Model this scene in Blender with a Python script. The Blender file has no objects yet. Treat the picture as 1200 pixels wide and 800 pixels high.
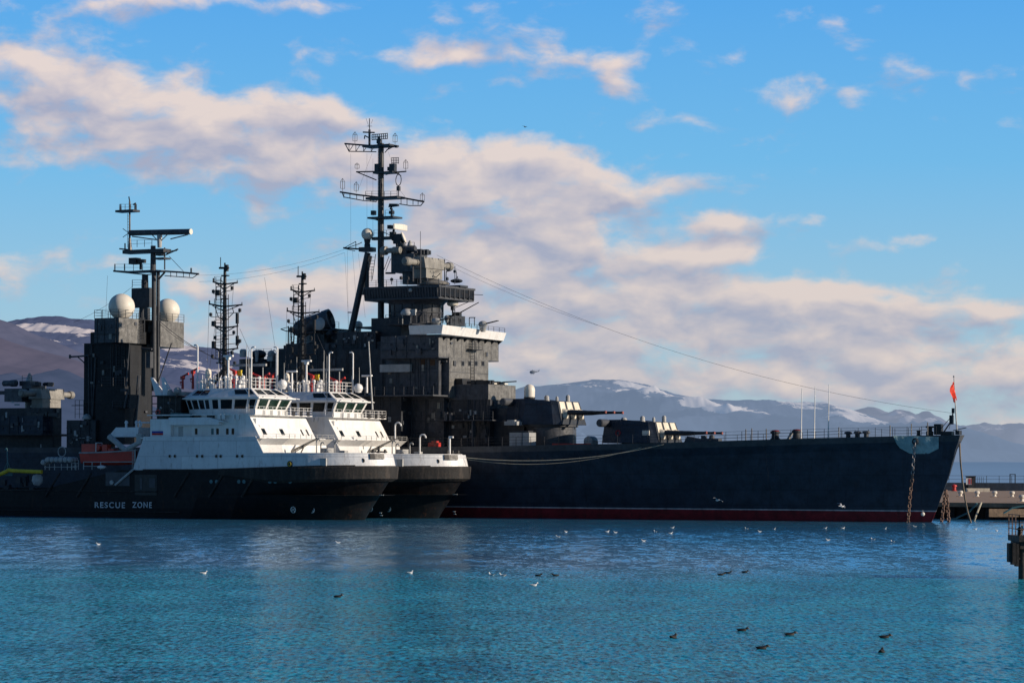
import bpy, bmesh, math, random
from mathutils import Vector, Matrix, noise
random.seed(7)
R = math.radians
scene = bpy.context.scene
COL = scene.collection

# ------------------------------------------------------------------ camera numbers
FPX, HC, YH, ROLL = 3333.0, 5.845, 553.0, R(0.25)

def ray(px, py):
    dx, dy = px-600.0, py-YH
    c, s = math.cos(ROLL), math.sin(ROLL)
    return ((dx*c+dy*s)/FPX, -(-dx*s+dy*c)/FPX)
def at(px, py, Y):
    a, b = ray(px, py)
    return Vector((a*Y, Y, HC+b*Y))
def on_water(px, py, w=0.0):
    a, b = ray(px, py)
    Y = (w-HC)/b
    return Vector((a*Y, Y, w))

class Frame:
    """ship frame: u aft of the stem, v towards starboard (camera side), w up"""
    def __init__(s, bx, by, yaw=30):
        s.bx, s.by, s.c, s.s = bx, by, math.cos(R(yaw)), math.sin(R(yaw)); s.yaw = yaw
    def q(s, px, py, v):
        a, b = ray(px, py)
        u = (s.bx - s.s*v - a*s.by + a*s.c*v)/(s.c + a*s.s)
        Y = s.by + s.s*u - s.c*v
        return Vector((u, v, HC+b*Y))
    def qu(s, px, py, u):
        a, b = ray(px, py)
        v = (a*(s.by+s.s*u) - s.bx + s.c*u)/(-s.s + a*s.c)
        Y = s.by + s.s*u - s.c*v
        return Vector((u, v, HC+b*Y))
    def world(s, p):
        return Vector((s.bx - s.c*p[0] - s.s*p[1], s.by + s.s*p[0] - s.c*p[1], p[2]))

# ------------------------------------------------------------------ mesh builder
class MB:
    def __init__(s): s.v = []; s.f = []
    def add(s, vs, fs):
        n = len(s.v); s.v += [tuple(p) for p in vs]; s.f += [tuple(i+n for i in f) for f in fs]
    def hexa(s, p):
        s.add(p, [(0,3,2,1),(4,5,6,7),(0,1,5,4),(1,2,6,5),(2,3,7,6),(3,0,4,7)])
    def box(s, x0, x1, y0, y1, z0, z1):
        s.hexa([(x0,y0,z0),(x1,y0,z0),(x1,y1,z0),(x0,y1,z0),(x0,y0,z1),(x1,y0,z1),(x1,y1,z1),(x0,y1,z1)])
    def cbox(s, c, dx, dy, dz):
        s.box(c[0]-dx/2, c[0]+dx/2, c[1]-dy/2, c[1]+dy/2, c[2]-dz/2, c[2]+dz/2)
    def prism(s, poly, z0, z1, poly2=None):
        n = len(poly); p2 = poly2 or poly
        vs = [(x,y,z0) for x,y in poly] + [(x,y,z1) for x,y in p2]
        fs = [tuple(range(n-1,-1,-1)), tuple(range(n,2*n))] + [(i,(i+1)%n,n+(i+1)%n,n+i) for i in range(n)]
        s.add(vs, fs)
    def tube(s, p0, p1, r, r2=None, n=6, caps=True):
        p0, p1 = Vector(p0), Vector(p1); d = p1-p0
        if d.length < 1e-6: return
        d.normalize(); a = d.orthogonal().normalized(); b = d.cross(a)
        r2 = r if r2 is None else r2
        vs = []
        for p, rr in ((p0, r), (p1, r2)):
            for k in range(n):
                t = 2*math.pi*k/n; vs.append(p + a*rr*math.cos(t) + b*rr*math.sin(t))
        fs = [(k,(k+1)%n,n+(k+1)%n,n+k) for k in range(n)]
        if caps: fs += [tuple(range(n-1,-1,-1)), tuple(range(n,2*n))]
        s.add(vs, fs)
    def path(s, pts, r, n=6):
        for a, b in zip(pts, pts[1:]): s.tube(a, b, r, n=n)
    def lathe(s, c, prof, n=16, axis='z'):
        c = Vector(c); vs = []; m = len(prof)
        for (r, z) in prof:
            for k in range(n):
                t = 2*math.pi*k/n; x, y = r*math.cos(t), r*math.sin(t)
                q = {'z': (x,y,z), 'x': (z,x,y), 'y': (y,z,x)}[axis]
                vs.append(c+Vector(q))
        fs = [(j*n+k, j*n+(k+1)%n, (j+1)*n+(k+1)%n, (j+1)*n+k) for j in range(m-1) for k in range(n)]
        fs += [tuple(range(n-1,-1,-1)), tuple((m-1)*n+k for k in range(n))]
        s.add(vs, fs)
    def ball(s, c, r, n=16, m=10, sx=1, sy=1, sz=1, a0=0.0):
        prof = []
        c = Vector(c); vs = []
        for j in range(m+1):
            ph = math.pi*(a0+(1-a0)*j/m)  # from bottom to top
            rr, z = math.sin(ph), -math.cos(ph)
            rr = max(rr, 1e-3)
            for k in range(n):
                t = 2*math.pi*k/n
                vs.append((c.x+r*rr*math.cos(t)*sx, c.y+r*rr*math.sin(t)*sy, c.z+r*z*sz))
        fs = [(j*n+k, j*n+(k+1)%n, (j+1)*n+(k+1)%n, (j+1)*n+k) for j in range(m) for k in range(n)]
        fs += [tuple(range(n-1,-1,-1)), tuple(m*n+k for k in range(n))]
        s.add(vs, fs)
    def torus(s, c, ax, up, R1, r, n=14, m=6, stretch=1.0):
        c = Vector(c); ax = Vector(ax).normalized(); up = Vector(up); up = (up-ax*up.dot(ax)).normalized(); sd = ax.cross(up)
        vs = []
        for j in range(n):
            t = 2*math.pi*j/n; rad = up*math.cos(t)*stretch + sd*math.sin(t); cen = c + rad*R1
            rn = rad.normalized()
            for k in range(m):
                p = 2*math.pi*k/m; vs.append(cen + rn*r*math.cos(p) + ax*r*math.sin(p))
        fs = [(j*m+k, ((j+1)%n)*m+k, ((j+1)%n)*m+(k+1)%m, j*m+(k+1)%m) for j in range(n) for k in range(m)]
        s.add(vs, fs)
    def rail(s, pts, h=1.05, step=1.6, r=.028, rows=3):
        for a, b in zip(pts, pts[1:]):
            a, b = Vector(a), Vector(b); L = (b-a).length; n = max(1, int(L/step))
            for i in range(n+1):
                p = a.lerp(b, i/n); s.tube(p, p+Vector((0,0,h)), r*1.15, n=4)
            for k in range(rows):
                z = Vector((0,0,h*(k+1)/rows)); s.tube(a+z, b+z, r*.8, n=4)
    def ladder(s, p0, p1, w=.4, side=(1,0,0), r=.03):
        p0, p1, sd = Vector(p0), Vector(p1), Vector(side)*w/2
        s.tube(p0-sd, p1-sd, r, n=4); s.tube(p0+sd, p1+sd, r, n=4)
        n = max(2, int((p1-p0).length/.4))
        for i in range(1, n): p = p0.lerp(p1, i/n); s.tube(p-sd, p+sd, r*.8, n=4)
    def panel(s, A, B, C, D, s0, s1, t0, t1, off=.03, th=.04):
        A, B, C, D = map(Vector, (A, B, C, D))
        def P(x, y): return A.lerp(B, x).lerp(D.lerp(C, x), y)
        nrm = (B-A).cross(D-A).normalized()
        q = [P(s0,t0), P(s1,t0), P(s1,t1), P(s0,t1)]
        s.hexa([p+nrm*(off-th) for p in q]+[p+nrm*off for p in q])
    def build(s, name, mat, parent=None, smooth=False, flat_angle=None):
        me = bpy.data.meshes.new(name); me.from_pydata(s.v, [], s.f)
        bm = bmesh.new(); bm.from_mesh(me); bmesh.ops.recalc_face_normals(bm, faces=bm.faces); bm.to_mesh(me); bm.free()
        me.materials.append(mat)
        if smooth:
            for p in me.polygons: p.use_smooth = True
            try: me.set_sharp_from_angle(angle=R(38))
            except Exception: pass
        o = bpy.data.objects.new(name, me); COL.objects.link(o)
        if parent: o.parent = parent
        return o

def empty(name, loc=(0,0,0), rz=0):
    o = bpy.data.objects.new(name, None); COL.objects.link(o); o.location = loc; o.rotation_euler = (0,0,rz)
    o.empty_display_size = .5
    return o
def tag(o, label, cat, group=None):
    o['label'] = label; o['category'] = cat
    if group: o['group'] = group
    return o
def copy_tree(o, parent=None):
    c = o.copy(); COL.objects.link(c)
    if parent: c.parent = parent
    for ch in [x for x in list(bpy.data.objects) if x.parent == o]: copy_tree(ch, c)
    return c

# ------------------------------------------------------------------ materials
class NT:
    def __init__(s, mat): s.t = mat.node_tree; s.n = s.t.nodes; s.l = s.t.links
    def new(s, ty, **kw):
        n = s.n.new(ty)
        for k, v in kw.items():
            if k.startswith('i_'):
                key = k[2:]
                n.inputs[int(key) if key.isdigit() else key].default_value = v
            else: setattr(n, k, v)
        return n
    def link(s, a, b): s.l.new(a, b)
    def math(s, op, a, b=None, c=None, clamp=False):
        n = s.n.new('ShaderNodeMath'); n.operation = op; n.use_clamp = clamp
        for i, x in enumerate((a, b, c)):
            if x is None: continue
            if isinstance(x, (int, float)): n.inputs[i].default_value = x
            else: s.l.new(x, n.inputs[i])
        return n.outputs[0]
    def mix(s, f, a, b, mode='MIX'):
        n = s.n.new('ShaderNodeMix'); n.data_type = 'RGBA'; n.blend_type = mode
        for sock, x in ((n.inputs[0], f), (n.inputs[6], a), (n.inputs[7], b)):
            if isinstance(x, (int, float)): sock.default_value = x
            elif isinstance(x, tuple): sock.default_value = (*x[:3], 1)
            else: s.l.new(x, sock)
        return n.outputs[2]
    def ramp(s, f, pts):
        n = s.n.new('ShaderNodeValToRGB'); s.l.new(f, n.inputs[0]); e = n.color_ramp.elements
        while len(e) < len(pts): e.new(.5)
        for el, (p, c) in zip(e, pts):
            el.position = p; el.color = (c, c, c, 1) if isinstance(c, (int, float)) else (*c[:3], 1)
        return n.outputs[0]
    def noise(s, vec, scale, detail=4, rough=.55):
        n = s.n.new('ShaderNodeTexNoise'); n.inputs['Scale'].default_value = scale
        n.inputs['Detail'].default_value = detail; n.inputs['Roughness'].default_value = rough
        s.l.new(vec, n.inputs['Vector']); return n.outputs['Fac']
    def vmul(s, vec, k):
        n = s.n.new('ShaderNodeVectorMath'); n.operation = 'MULTIPLY'; s.l.new(vec, n.inputs[0]); n.inputs[1].default_value = k
        return n.outputs[0]

def paint(name, col, rough=.5, vary=.25, streak=.3, dirt=(.05,.04,.035), dirt_amt=.25, metal=0, plates=False, bump=.15, rust=0.0, scale=1.0, spec=.5):
    m = bpy.data.materials.new(name); m.use_nodes = True; t = NT(m)
    b = t.n['Principled BSDF']; tc = t.new('ShaderNodeTexCoord').outputs['Object']
    n1 = t.noise(tc, .6*scale, 5)
    f1 = t.ramp(n1, [(.3, 1-vary), (.7, 1+vary*.6)])
    base = t.mix(1.0, col, f1, 'MULTIPLY')
    st = t.noise(t.vmul(tc, (1.6*scale, 1.6*scale, .12*scale)), 1.0, 6, .65)
    sf = t.ramp(st, [(.5, 0.0), (.72, 1.0)])
    n2 = t.noise(tc, 2.2*scale, 6)
    df = t.math('MULTIPLY', sf, streak)
    base = t.mix(df, base, dirt)
    d2 = t.math('MULTIPLY', t.ramp(n2, [(.52, 0.0), (.7, 1.0)]), dirt_amt)
    base = t.mix(d2, base, dirt)
    if rust:
        n3 = t.noise(t.vmul(tc, (1.1, 1.1, .35)), 1.7, 8, .7)
        base = t.mix(t.math('MULTIPLY', t.ramp(n3, [(.58, 0.0), (.66, 1.0)]), rust), base, (.16, .06, .025))
    h = n2
    if plates:
        sep = t.new('ShaderNodeSeparateXYZ'); t.link(tc, sep.inputs[0])
        cmb = t.new('ShaderNodeCombineXYZ'); t.link(t.math('ADD', sep.outputs[0], sep.outputs[1]), cmb.inputs[0]); t.link(sep.outputs[2], cmb.inputs[1])
        br = t.new('ShaderNodeTexBrick'); t.link(cmb.outputs[0], br.inputs['Vector'])
        br.inputs['Scale'].default_value = 1.0; br.inputs['Brick Width'].default_value = 5.5; br.inputs['Row Height'].default_value = 1.9
        br.inputs['Mortar Size'].default_value = .045; br.inputs['Mortar Smooth'].default_value = .4; br.inputs['Bias'].default_value = 0
        br.inputs['Color1'].default_value = (1,1,1,1); br.inputs['Color2'].default_value = (.72,.74,.78,1); br.inputs['Mortar'].default_value = (.5,.5,.52,1)
        base = t.mix(.75, base, br.outputs['Color'], 'MULTIPLY')
        # shallow dents between frames
        wv = t.noise(t.vmul(tc, (.9, .9, .45)), .9, 2); h = t.math('ADD', t.math('MULTIPLY', wv, 1.5), t.math('MULTIPLY', n2, .35))
    t.link(base, b.inputs['Base Color'])
    t.link(t.ramp(n2, [(.3, max(.05, rough-.12)), (.7, min(1, rough+.12))]), b.inputs['Roughness'])
    b.inputs['Metallic'].default_value = metal
    b.inputs['Specular IOR Level'].default_value = spec
    bp = t.new('ShaderNodeBump'); bp.inputs['Strength'].default_value = bump; bp.inputs['Distance'].default_value = .1
    t.link(h, bp.inputs['Height']); t.link(bp.outputs[0], b.inputs['Normal'])
    return m

def glass(name, col=(.004,.007,.008), rough=.08):
    m = bpy.data.materials.new(name); m.use_nodes = True; t = NT(m); b = t.n['Principled BSDF']
    tc = t.new('ShaderNodeTexCoord').outputs['Object']; n1 = t.noise(tc, .9, 3)
    t.link(t.mix(t.ramp(n1, [(.4, 0.0), (.6, 1.0)]), col, tuple(c*1.6 for c in col)), b.inputs['Base Color'])
    b.inputs['Roughness'].default_value = rough; b.inputs['IOR'].default_value = 1.4; b.inputs['Specular IOR Level'].default_value = .3
    return m

M = {
 'hull':   paint('cruiser_hull_paint', (.034,.047,.070), .55, .35, .4, (.018,.020,.026), .35, plates=True, bump=.35, rust=.10, spec=.3),
 'tower':  paint('cruiser_tower_paint', (.074,.079,.092), .5, .45, .5, (.022,.023,.027), .45, plates=True, bump=.65, scale=1.6, spec=.4),
 'dark':   paint('dark_grey_paint', (.036,.041,.050), .55, .4, .4, (.013,.013,.016), .4, plates=True, bump=.5, spec=.35),
 'band':   paint('deck_edge_paint', (.07,.075,.085), .6, .25, .4, (.03,.03,.033), .3, spec=.3),
 'mast':   paint('mast_paint', (.034,.036,.042), .45, .3, .2, bump=.1),
 'black':  paint('black_mast_paint', (.010,.010,.012), .5, .3, .2, bump=.1),
 'grey':   paint('mid_grey_paint', (.27,.255,.225), .55, .3, .4, (.06,.055,.05), .35, bump=.3),
 'lgrey':  paint('light_grey_paint', (.40,.40,.39), .5, .2, .3, (.1,.09,.08), .3, rust=.15),
 'red':    paint('red_boot_topping', (.24,.016,.022), .6, .4, .5, (.06,.015,.015), .4, spec=.3),
 'redp':   paint('bright_red_paint', (.50,.03,.025), .45, .2, .2),
 'voidm': paint('unlit_opening', (.006,.007,.010), .5, .2, 0, bump=0, spec=.2),
 'muzzle': paint('faded_red_tampion', (.30,.07,.05), .6, .2, .2),
 'nearblack': paint('near_black_tower_paint', (.015,.017,.021), .6, .3, .4, (.03,.03,.032), .25, plates=True, bump=.4, scale=1.4, spec=.25),  # very dark base colour for the whole aft tower
 'boatred': paint('rescue_boat_orange_red', (.55,.05,.03), .45, .2, .2, dirt_amt=.15),
 'stripe': paint('white_waterline_paint', (.50,.48,.48), .6, .3, .45, (.1,.1,.11), .4),
 'white':  paint('white_ship_paint', (.80,.79,.77), .42, .09, .28, (.42,.34,.27), .14, bump=.12, rust=.10),
 'whitep': paint('white_side_plating', (.78,.78,.78), .42, .08, .25, (.36,.33,.30), .16, bump=.35, rust=.3, plates=True),
 'dome':   paint('cream_radome', (.72,.67,.58), .5, .1, .2, (.45,.38,.3), .2, bump=.03),
 'blackh': paint('black_hull_paint', (.0065,.0075,.010), .5, .4, .35, (.018,.017,.017), .3, plates=True, bump=.3, rust=.2, spec=.2),
 'rubber': paint('black_rubber', (.013,.012,.012), .8, .5, .6, (.075,.06,.05), .45, bump=.5),
 'canvas': paint('teal_canvas', (.33,.47,.48), .85, .3, .4, (.10,.18,.20), .4, bump=.8),
 'cream':  paint('cream_canvas', (.70,.64,.52), .8, .15, .35, (.3,.25,.2), .3, bump=.5),
 'rope':   paint('pale_rope', (.42,.38,.29), .9, .2, .2, scale=3, bump=.4),
 'tan':    paint('weathered_brown_rope', (.20,.16,.12), .9, .3, .3, scale=3, bump=.4),
 'rust':   paint('rusty_iron', (.17,.095,.065), .85, .5, .5, (.42,.34,.30), .6, scale=3, bump=.6),
 'chain':  paint('galvanised_chain', (.30,.30,.31), .6, .4, .4, (.2,.1,.06), .5, scale=3, metal=.3, bump=.4),
 'yellow': paint('yellow_boom_foam', (.62,.46,.02), .6, .15, .2),
 'glass':  glass('dark_window_glass'), 'gglass': glass('green_tinted_glass', (.008,.022,.017)),
 'brown':  glass('brown_window', (.06,.025,.01), .3),
 'blue':   paint('flag_blue', (.02,.04,.30), .8, .1, 0), 'flagred': paint('flag_red', (.50,.02,.02), .8, .1, 0),
 'flagw':  paint('flag_white', (.75,.75,.75), .8, .1, 0), 'jack': paint('red_jack_cloth', (.85,.05,.02), .8, .15, 0),
 'letter': paint('worn_white_lettering', (.62,.66,.68), .7, .4, .45, (.03,.03,.035), .45, scale=2.5),
 'teal':   paint('teal_steel', (.06,.16,.18), .5, .2, .2),
 'wire':   paint('rigging_wire', (.05,.05,.06), .6, .1, 0),
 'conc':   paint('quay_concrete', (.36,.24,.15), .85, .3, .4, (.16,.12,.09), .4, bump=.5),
 'cdark':  paint('dark_quay_face', (.030,.026,.024), .8, .6, .5, (.10,.075,.055), .35, bump=.8),  # near-black base for the quay face and the dolphin
}

# ------------------------------------------------------------------ hull loft
def hull_grid(stations, levels, stern):
    """levels: dict(w=f(u) or number, off, L, p, beam) -> grid[level][station]=(u,half,w)"""
    grid = []
    for lv in levels:
        row = []
        for s in stations:
            u = s + lv['off']*(1-min(1, s/60.0))
            x = min(1, s/lv['L']); h = lv['beam']*(math.sqrt(max(0,1-(1-x)**lv['p'])) if lv.get('ell') else 1-(1-x)**lv['p'])
            # aft taper
            if s > stern-45: h *= 1-.45*((s-(stern-45))/45)**2
            w = lv['w'](u) if callable(lv['w']) else lv['w']
            row.append((u, max(h, lv.get('min', .02)), w))
        grid.append(row)
    return grid
def loft(mb, grid, l0, l1, s0=0, s1=None):
    for sg in (1, -1):
        for l in range(l0, l1):
            A, B = grid[l], grid[l+1]
            for i in range(s0, (s1 or len(A)-1)):
                mb.add([(A[i][0], sg*A[i][1], A[i][2]), (A[i+1][0], sg*A[i+1][1], A[i+1][2]), (B[i+1][0], sg*B[i+1][1], B[i+1][2]), (B[i][0], sg*B[i][1], B[i][2])], [(0,1,2,3)])
    for l in range(l0, l1):  # stem & stern closing
        for i in ((s0, (s1 or len(grid[0])-1))):
            A, B = grid[l][i], grid[l+1][i]
            mb.add([(A[0],A[1],A[2]),(A[0],-A[1],A[2]),(B[0],-B[1],B[2]),(B[0],B[1],B[2])], [(0,1,2,3)])
def deck(mb, row, dz=0, inset=0, s0=0, s1=None):
    for i in range(s0, (s1 or len(row)-1)):
        a, b = row[i], row[i+1]
        mb.add([(a[0],a[1]-inset,a[2]+dz),(b[0],b[1]-inset,b[2]+dz),(b[0],-b[1]+inset,b[2]+dz),(a[0],-a[1]+inset,a[2]+dz)], [(0,1,2,3)])
def lerpf(tab):
    def f(x):
        if x <= tab[0][0]: return tab[0][1]
        for (a, ya), (b, yb) in zip(tab, tab[1:]):
            if x <= b: return ya+(yb-ya)*(x-a)/(b-a)
        return tab[-1][1]
    return f

def sbox(F, mb, pl, pc, pf, yt, yb, vn):
    """box whose near side faces starboard at v=vn; pl aft edge, pc near front corner, pf far front corner (image columns)"""
    a = F.q(pc, yb, vn); b = F.q(pc, yt, vn); l = F.q(pl, yb, vn); f = F.qu(pf, yb, a.x)
    mb.box(a.x, l.x, f.y, vn, a.z, b.z)
    return (a.x, l.x, f.y, vn, a.z, b.z)

# =================================================================== CRUISER
CF = Frame(54.3, 343.0)
cq = CF.q
cruiser = tag(empty('cruiser', (CF.bx, CF.by, 0), R(150)), 'huge dark blue-grey gun cruiser with red waterline band moored behind the white tugs', 'warship')
SPLIT = {'tower_step','top_bridge_mullion','wall_fitting','roof_locker','periscope','roof_fitting','deck_fitting','scuttle','frame_lamp','draught_mark','white_fitting','deck_lamp','stanchion','instrument_housing','batten','porthole_row','midship_house','fender_bar','stencil_mark','working_deck_gear','canvas_roll','side_hatch','hull_strip','director_fitting','tower_fitting','funnel_pipe','gun_mount','bow_fitting','blast_bag','windlass','rig','boat_cradle','raft_rack','exhaust_fin','roof_rail','vent_pipe','towing_bitt','mast_brace','front_ledge','signal_lamp_post'}
RENAME = {'porthole_row':'scuttle','windlass':'deck_gear','roof_locker':'roof_fitting'}
def clusters(mb):
    comps = []; par = list(range(len(mb.v)))
    def find(a):
        while par[a] != a: par[a] = par[par[a]]; a = par[a]
        return a
    for f in mb.f:
        r0 = find(f[0])
        for i in f[1:]: par[find(i)] = r0
    d = {}
    for i in range(len(mb.v)): d.setdefault(find(i), []).append(i)
    boxes = []
    for k, idx in d.items():
        vs = [mb.v[i] for i in idx]; boxes.append(([min(v[a] for v in vs)-.06 for a in range(3)], [max(v[a] for v in vs)+.06 for a in range(3)], idx))
    n = len(boxes); q = list(range(n))
    def fq(a):
        while q[a] != a: a = q[a]
        return a
    for i in range(n):
        for j in range(i+1, n):
            if all(boxes[i][0][a] <= boxes[j][1][a] and boxes[j][0][a] <= boxes[i][1][a] for a in range(3)): q[fq(j)] = fq(i)
    g_ = {}
    for i in range(n): g_.setdefault(fq(i), []).extend(boxes[i][2])
    out = []
    for idx in g_.values():
        idx = sorted(idx); mp = {o_: k for k, o_ in enumerate(idx)}; nb = MB(); nb.v = [mb.v[i] for i in idx]
        nb.f = [tuple(mp[i] for i in f) for f in mb.f if f[0] in mp]; out.append(nb)
    return out
def P(name, mb, mat, parent=cruiser, smooth=False, label=None):
    if name in SPLIT:
        for nb in clusters(mb): o = nb.build(RENAME.get(name, name), M[mat], parent, smooth)
        return o
    o = mb.build(name, M[mat], parent, smooth)
    if label: o['label'] = label
    return o
deckw = lerpf([(0,10.55),(4,10.5),(14,10.25),(35,9.6),(60,9.12),(80,9.05),(215,9.0)])
stn = [0,.3,.7,1.3,2,3,4.5,6,8,10.5,13,16,20,25,30,36,42,50,58,66,75,85,95,110,130,150,165,180,190,200,206,210]
levels = [
 dict(w=-2.0, off=4.6, L=95, p=1.35, beam=10.0), dict(w=0.0, off=3.9, L=92, p=1.45, beam=10.6),
 dict(w=1.28, off=3.35, L=90, p=1.5, beam=10.7), dict(w=1.43, off=3.28, L=90, p=1.5, beam=10.72),
 dict(w=3.5, off=2.5, L=86, p=1.6, beam=10.85), dict(w=5.8, off=1.6, L=82, p=1.8, beam=10.95),
 dict(w=lambda u: deckw(u)-1.7, off=.75, L=78, p=2.0, beam=11.0), dict(w=lambda u: deckw(u)-.75, off=.3, L=74, p=2.25, beam=11.05),
 dict(w=deckw, off=0, L=72, p=2.35, beam=11.1)]
g = hull_grid(stn, levels, 210)
for lv in (8,7,6,5):   # a blunt little stem at deck height
    for i in range(len(stn)):
        u_, h_, w_ = g[lv][i]; g[lv][i] = (u_, max(h_, (.75,.5,.3,.15)[8-lv]), w_)
m = MB(); loft(m, g, 3, 7); hull = P('hull', m, 'hull', smooth=True)
m = MB(); loft(m, g, 0, 2); P('boot_topping', m, 'red', smooth=True, label='dark red boot topping')
m = MB(); loft(m, g, 2, 3); P('waterline_stripe', m, 'stripe', smooth=True, label='thin white line above the red')
m = MB(); loft(m, g, 7, 8); P('sheer_strake', m, 'band', smooth=True)
m = MB(); deck(m, g[8]); P('deck', m, 'band')
def edge(u, dz=0, ins=.15, lv=8):
    row = g[lv]
    for a, b in zip(row, row[1:]):
        if a[0] <= u <= b[0]:
            t = (u-a[0])/(b[0]-a[0]); return Vector((u, a[1]+(b[1]-a[1])*t-ins, a[2]+(b[2]-a[2])*t+dz))
    return Vector((u, row[-1][1]-ins, row[-1][2]+dz))
# portholes and scuttles along the side
m = MB()
for k in range(34):
    u = 45+k*1.9
    if random.random() < .25: continue
    e = edge(u, -1.9, -.0, 6); e.z = deckw(u)-1.62
    e.y = edge(u, 0, 0, 6).y
    m.lathe((e.x, e.y-.05, e.z), [(.17,0),(.17,.09),(.1,.09)], 8, 'y')
P('porthole_row', m, 'black', hull)
m = MB()
for u in (23.5, 47.5, 71):   # vertical rubbing strips
    for a, b in zip(range(3,7), range(4,8)):
        pa = None
    pts = []
    for lv in range(3, 8):
        row = g[lv]
        for A, B in zip(row, row[1:]):
            if A[0] <= u <= B[0]:
                t = (u-A[0])/(B[0]-A[0]); pts.append(Vector((u, A[1]+(B[1]-A[1])*t+.02, A[2]+(B[2]-A[2])*t))); break
    m.path(pts, .05, 5)
P('hull_strip', m, 'hull', hull)
# railings of the foredeck
m = MB(); pts = [edge(u) for u in (3,8,14,20,26,32,38,44,50,56,62,68,76,84)]
m.rail(pts, 1.1, 1.7, .03)
P('deck_railing', m, 'mast')
m = MB(); m.rail([Vector((p.x, -p.y, p.z)) for p in pts[:10]], 1.1, 1.7, .03); P('deck_railing', m, 'mast')
m = MB()
for px in (983, 1043, 1087, 1068, 898, 881, 874):
    c = cq(px, 512, 3.5 if px > 1000 else 5); w0 = deckw(c.x)
    m.tube((c.x, c.y, w0), (c.x, c.y, w0+random.uniform(1.2,1.7)), .07, n=5)
P('stanchion', m, 'mast')
# hawse cover + anchor chain
def side_pt(px, py, out=.06):
    # march v until hull grid hit
    best = None
    for lv in range(3, 8):
        for i in range(len(stn)-1):
            a, b, c_, d = g[lv][i], g[lv][i+1], g[lv+1][i+1], g[lv+1][i]
            v = (a[1]+b[1]+c_[1]+d[1])/4; q = cq(px, py, v)
            if min(a[0], d[0])-.01 <= q.x <= max(b[0], c_[0])+.01 and min(a[2],b[2])-.05 <= q.z <= max(c_[2],d[2])+.05:
                # refine
                u = q.x; ta = max(0, min(1, (u-a[0])/(b[0]-a[0]))); lo = a[1]+(b[1]-a[1])*ta; lw = a[2]+(b[2]-a[2])*ta
                tb = max(0, min(1, (u-d[0])/(c_[0]-d[0]))); hi = d[1]+(c_[1]-d[1])*tb; hw = d[2]+(c_[2]-d[2])*tb
                tt = max(0, min(1, (q.z-lw)/(hw-lw))); v2 = lo+(hi-lo)*tt
                return cq(px, py, v2+out)
    return cq(px, py, 2.5)
outline = [(1047,511),(1099,512),(1100,519),(1098,527),(1091,531),(1080,532),(1067,531),(1056,526),(1050,519)]
m = MB(); rows = []
for k in range(15):
    x = 1047+53*k/14; top = 510.2+1.2*k/14
    if x < 1053: bot = 512+ (x-1047)*2.1
    elif x < 1066: bot = 524+ (x-1053)*.55
    elif x < 1088: bot = 531.5
    else: bot = 531.5-(x-1088)*.5
    rows.append([side_pt(x, top+(bot-top)*j/7.0, .12+.10*noise.noise(Vector((x*.25, j*.8, 1)))+ .09*math.sin(math.pi*j/7)) for j in range(8)])
vs = [p for r_ in rows for p in r_]
fs = [(i*8+j, (i+1)*8+j, (i+1)*8+j+1, i*8+j+1) for i in range(14) for j in range(7)]
m.add(vs, fs); P('canvas_cover', m, 'canvas', smooth=True, label='teal canvas draped over the hawse pipe')
m = MB(); hp = side_pt(1073, 517, .1); m.lathe((hp.x, hp.y-.1, hp.z), [(.30,0),(.42,.15),(.44,.3),(.30,.42),(.24,.4),(.22,.1)], 14, 'y')
P('hawse_pipe', m, 'dark')
def chain(name, pts, link, r, mat, parent=cruiser, stretch=1.45):
    m = MB(); i = 0
    for a, b in zip(pts, pts[1:]):
        a, b = Vector(a), Vector(b); d = b-a; n = max(1, int(d.length/(link*1.55)))
        for k in range(n):
            c = a.lerp(b, (k+.5)/n); dn = d.normalized(); o = dn.orthogonal().normalized()
            ax = o if i % 2 == 0 else dn.cross(o)
            m.torus(c, ax, dn, link*.62, r, 10, 5, stretch); i += 1
    return m.build(name, M[mat], parent, True)
c0 = Vector((hp.x, hp.y+.28, hp.z-.1)); c1 = side_pt(1069.5, 552, .25); c1.z = 5.8; c2 = cq(1066.5, 580, hp.y+.2); c3 = cq(1064, 611, hp.y+.2); c3.z = -.3
chain('anchor_chain', [c0, c1], .30, .07, 'chain'); ch = chain('anchor_chain', [c1, c2, c3], .30, .085, 'rust'); ch['label'] = 'rusty lower run of anchor chain'
# two mooring chains beyond the stem
for px0, px1, v in ((1108,1103,-2.0),(1109,1112,-2.6)):
    a = cq(px0, 574, v); b = cq(px1, 611, v); b.z = -.3; chain('bow_chain', [a, b], .30, .10, 'rust')
m = MB(); a = cq(1078, 602, 0); p = side_pt(1080, 602, .1)
if p.y > 3: p = cq(1080, 602, 1.1)
m.ball((p.x-.2, p.y+.1, p.z), .25, 10, 6); m.tube((p.x-.2,p.y+.1,p.z+.15),(p.x-.2,p.y+.1,p.z+.5),.02)
P('float', m, 'dome')
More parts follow.
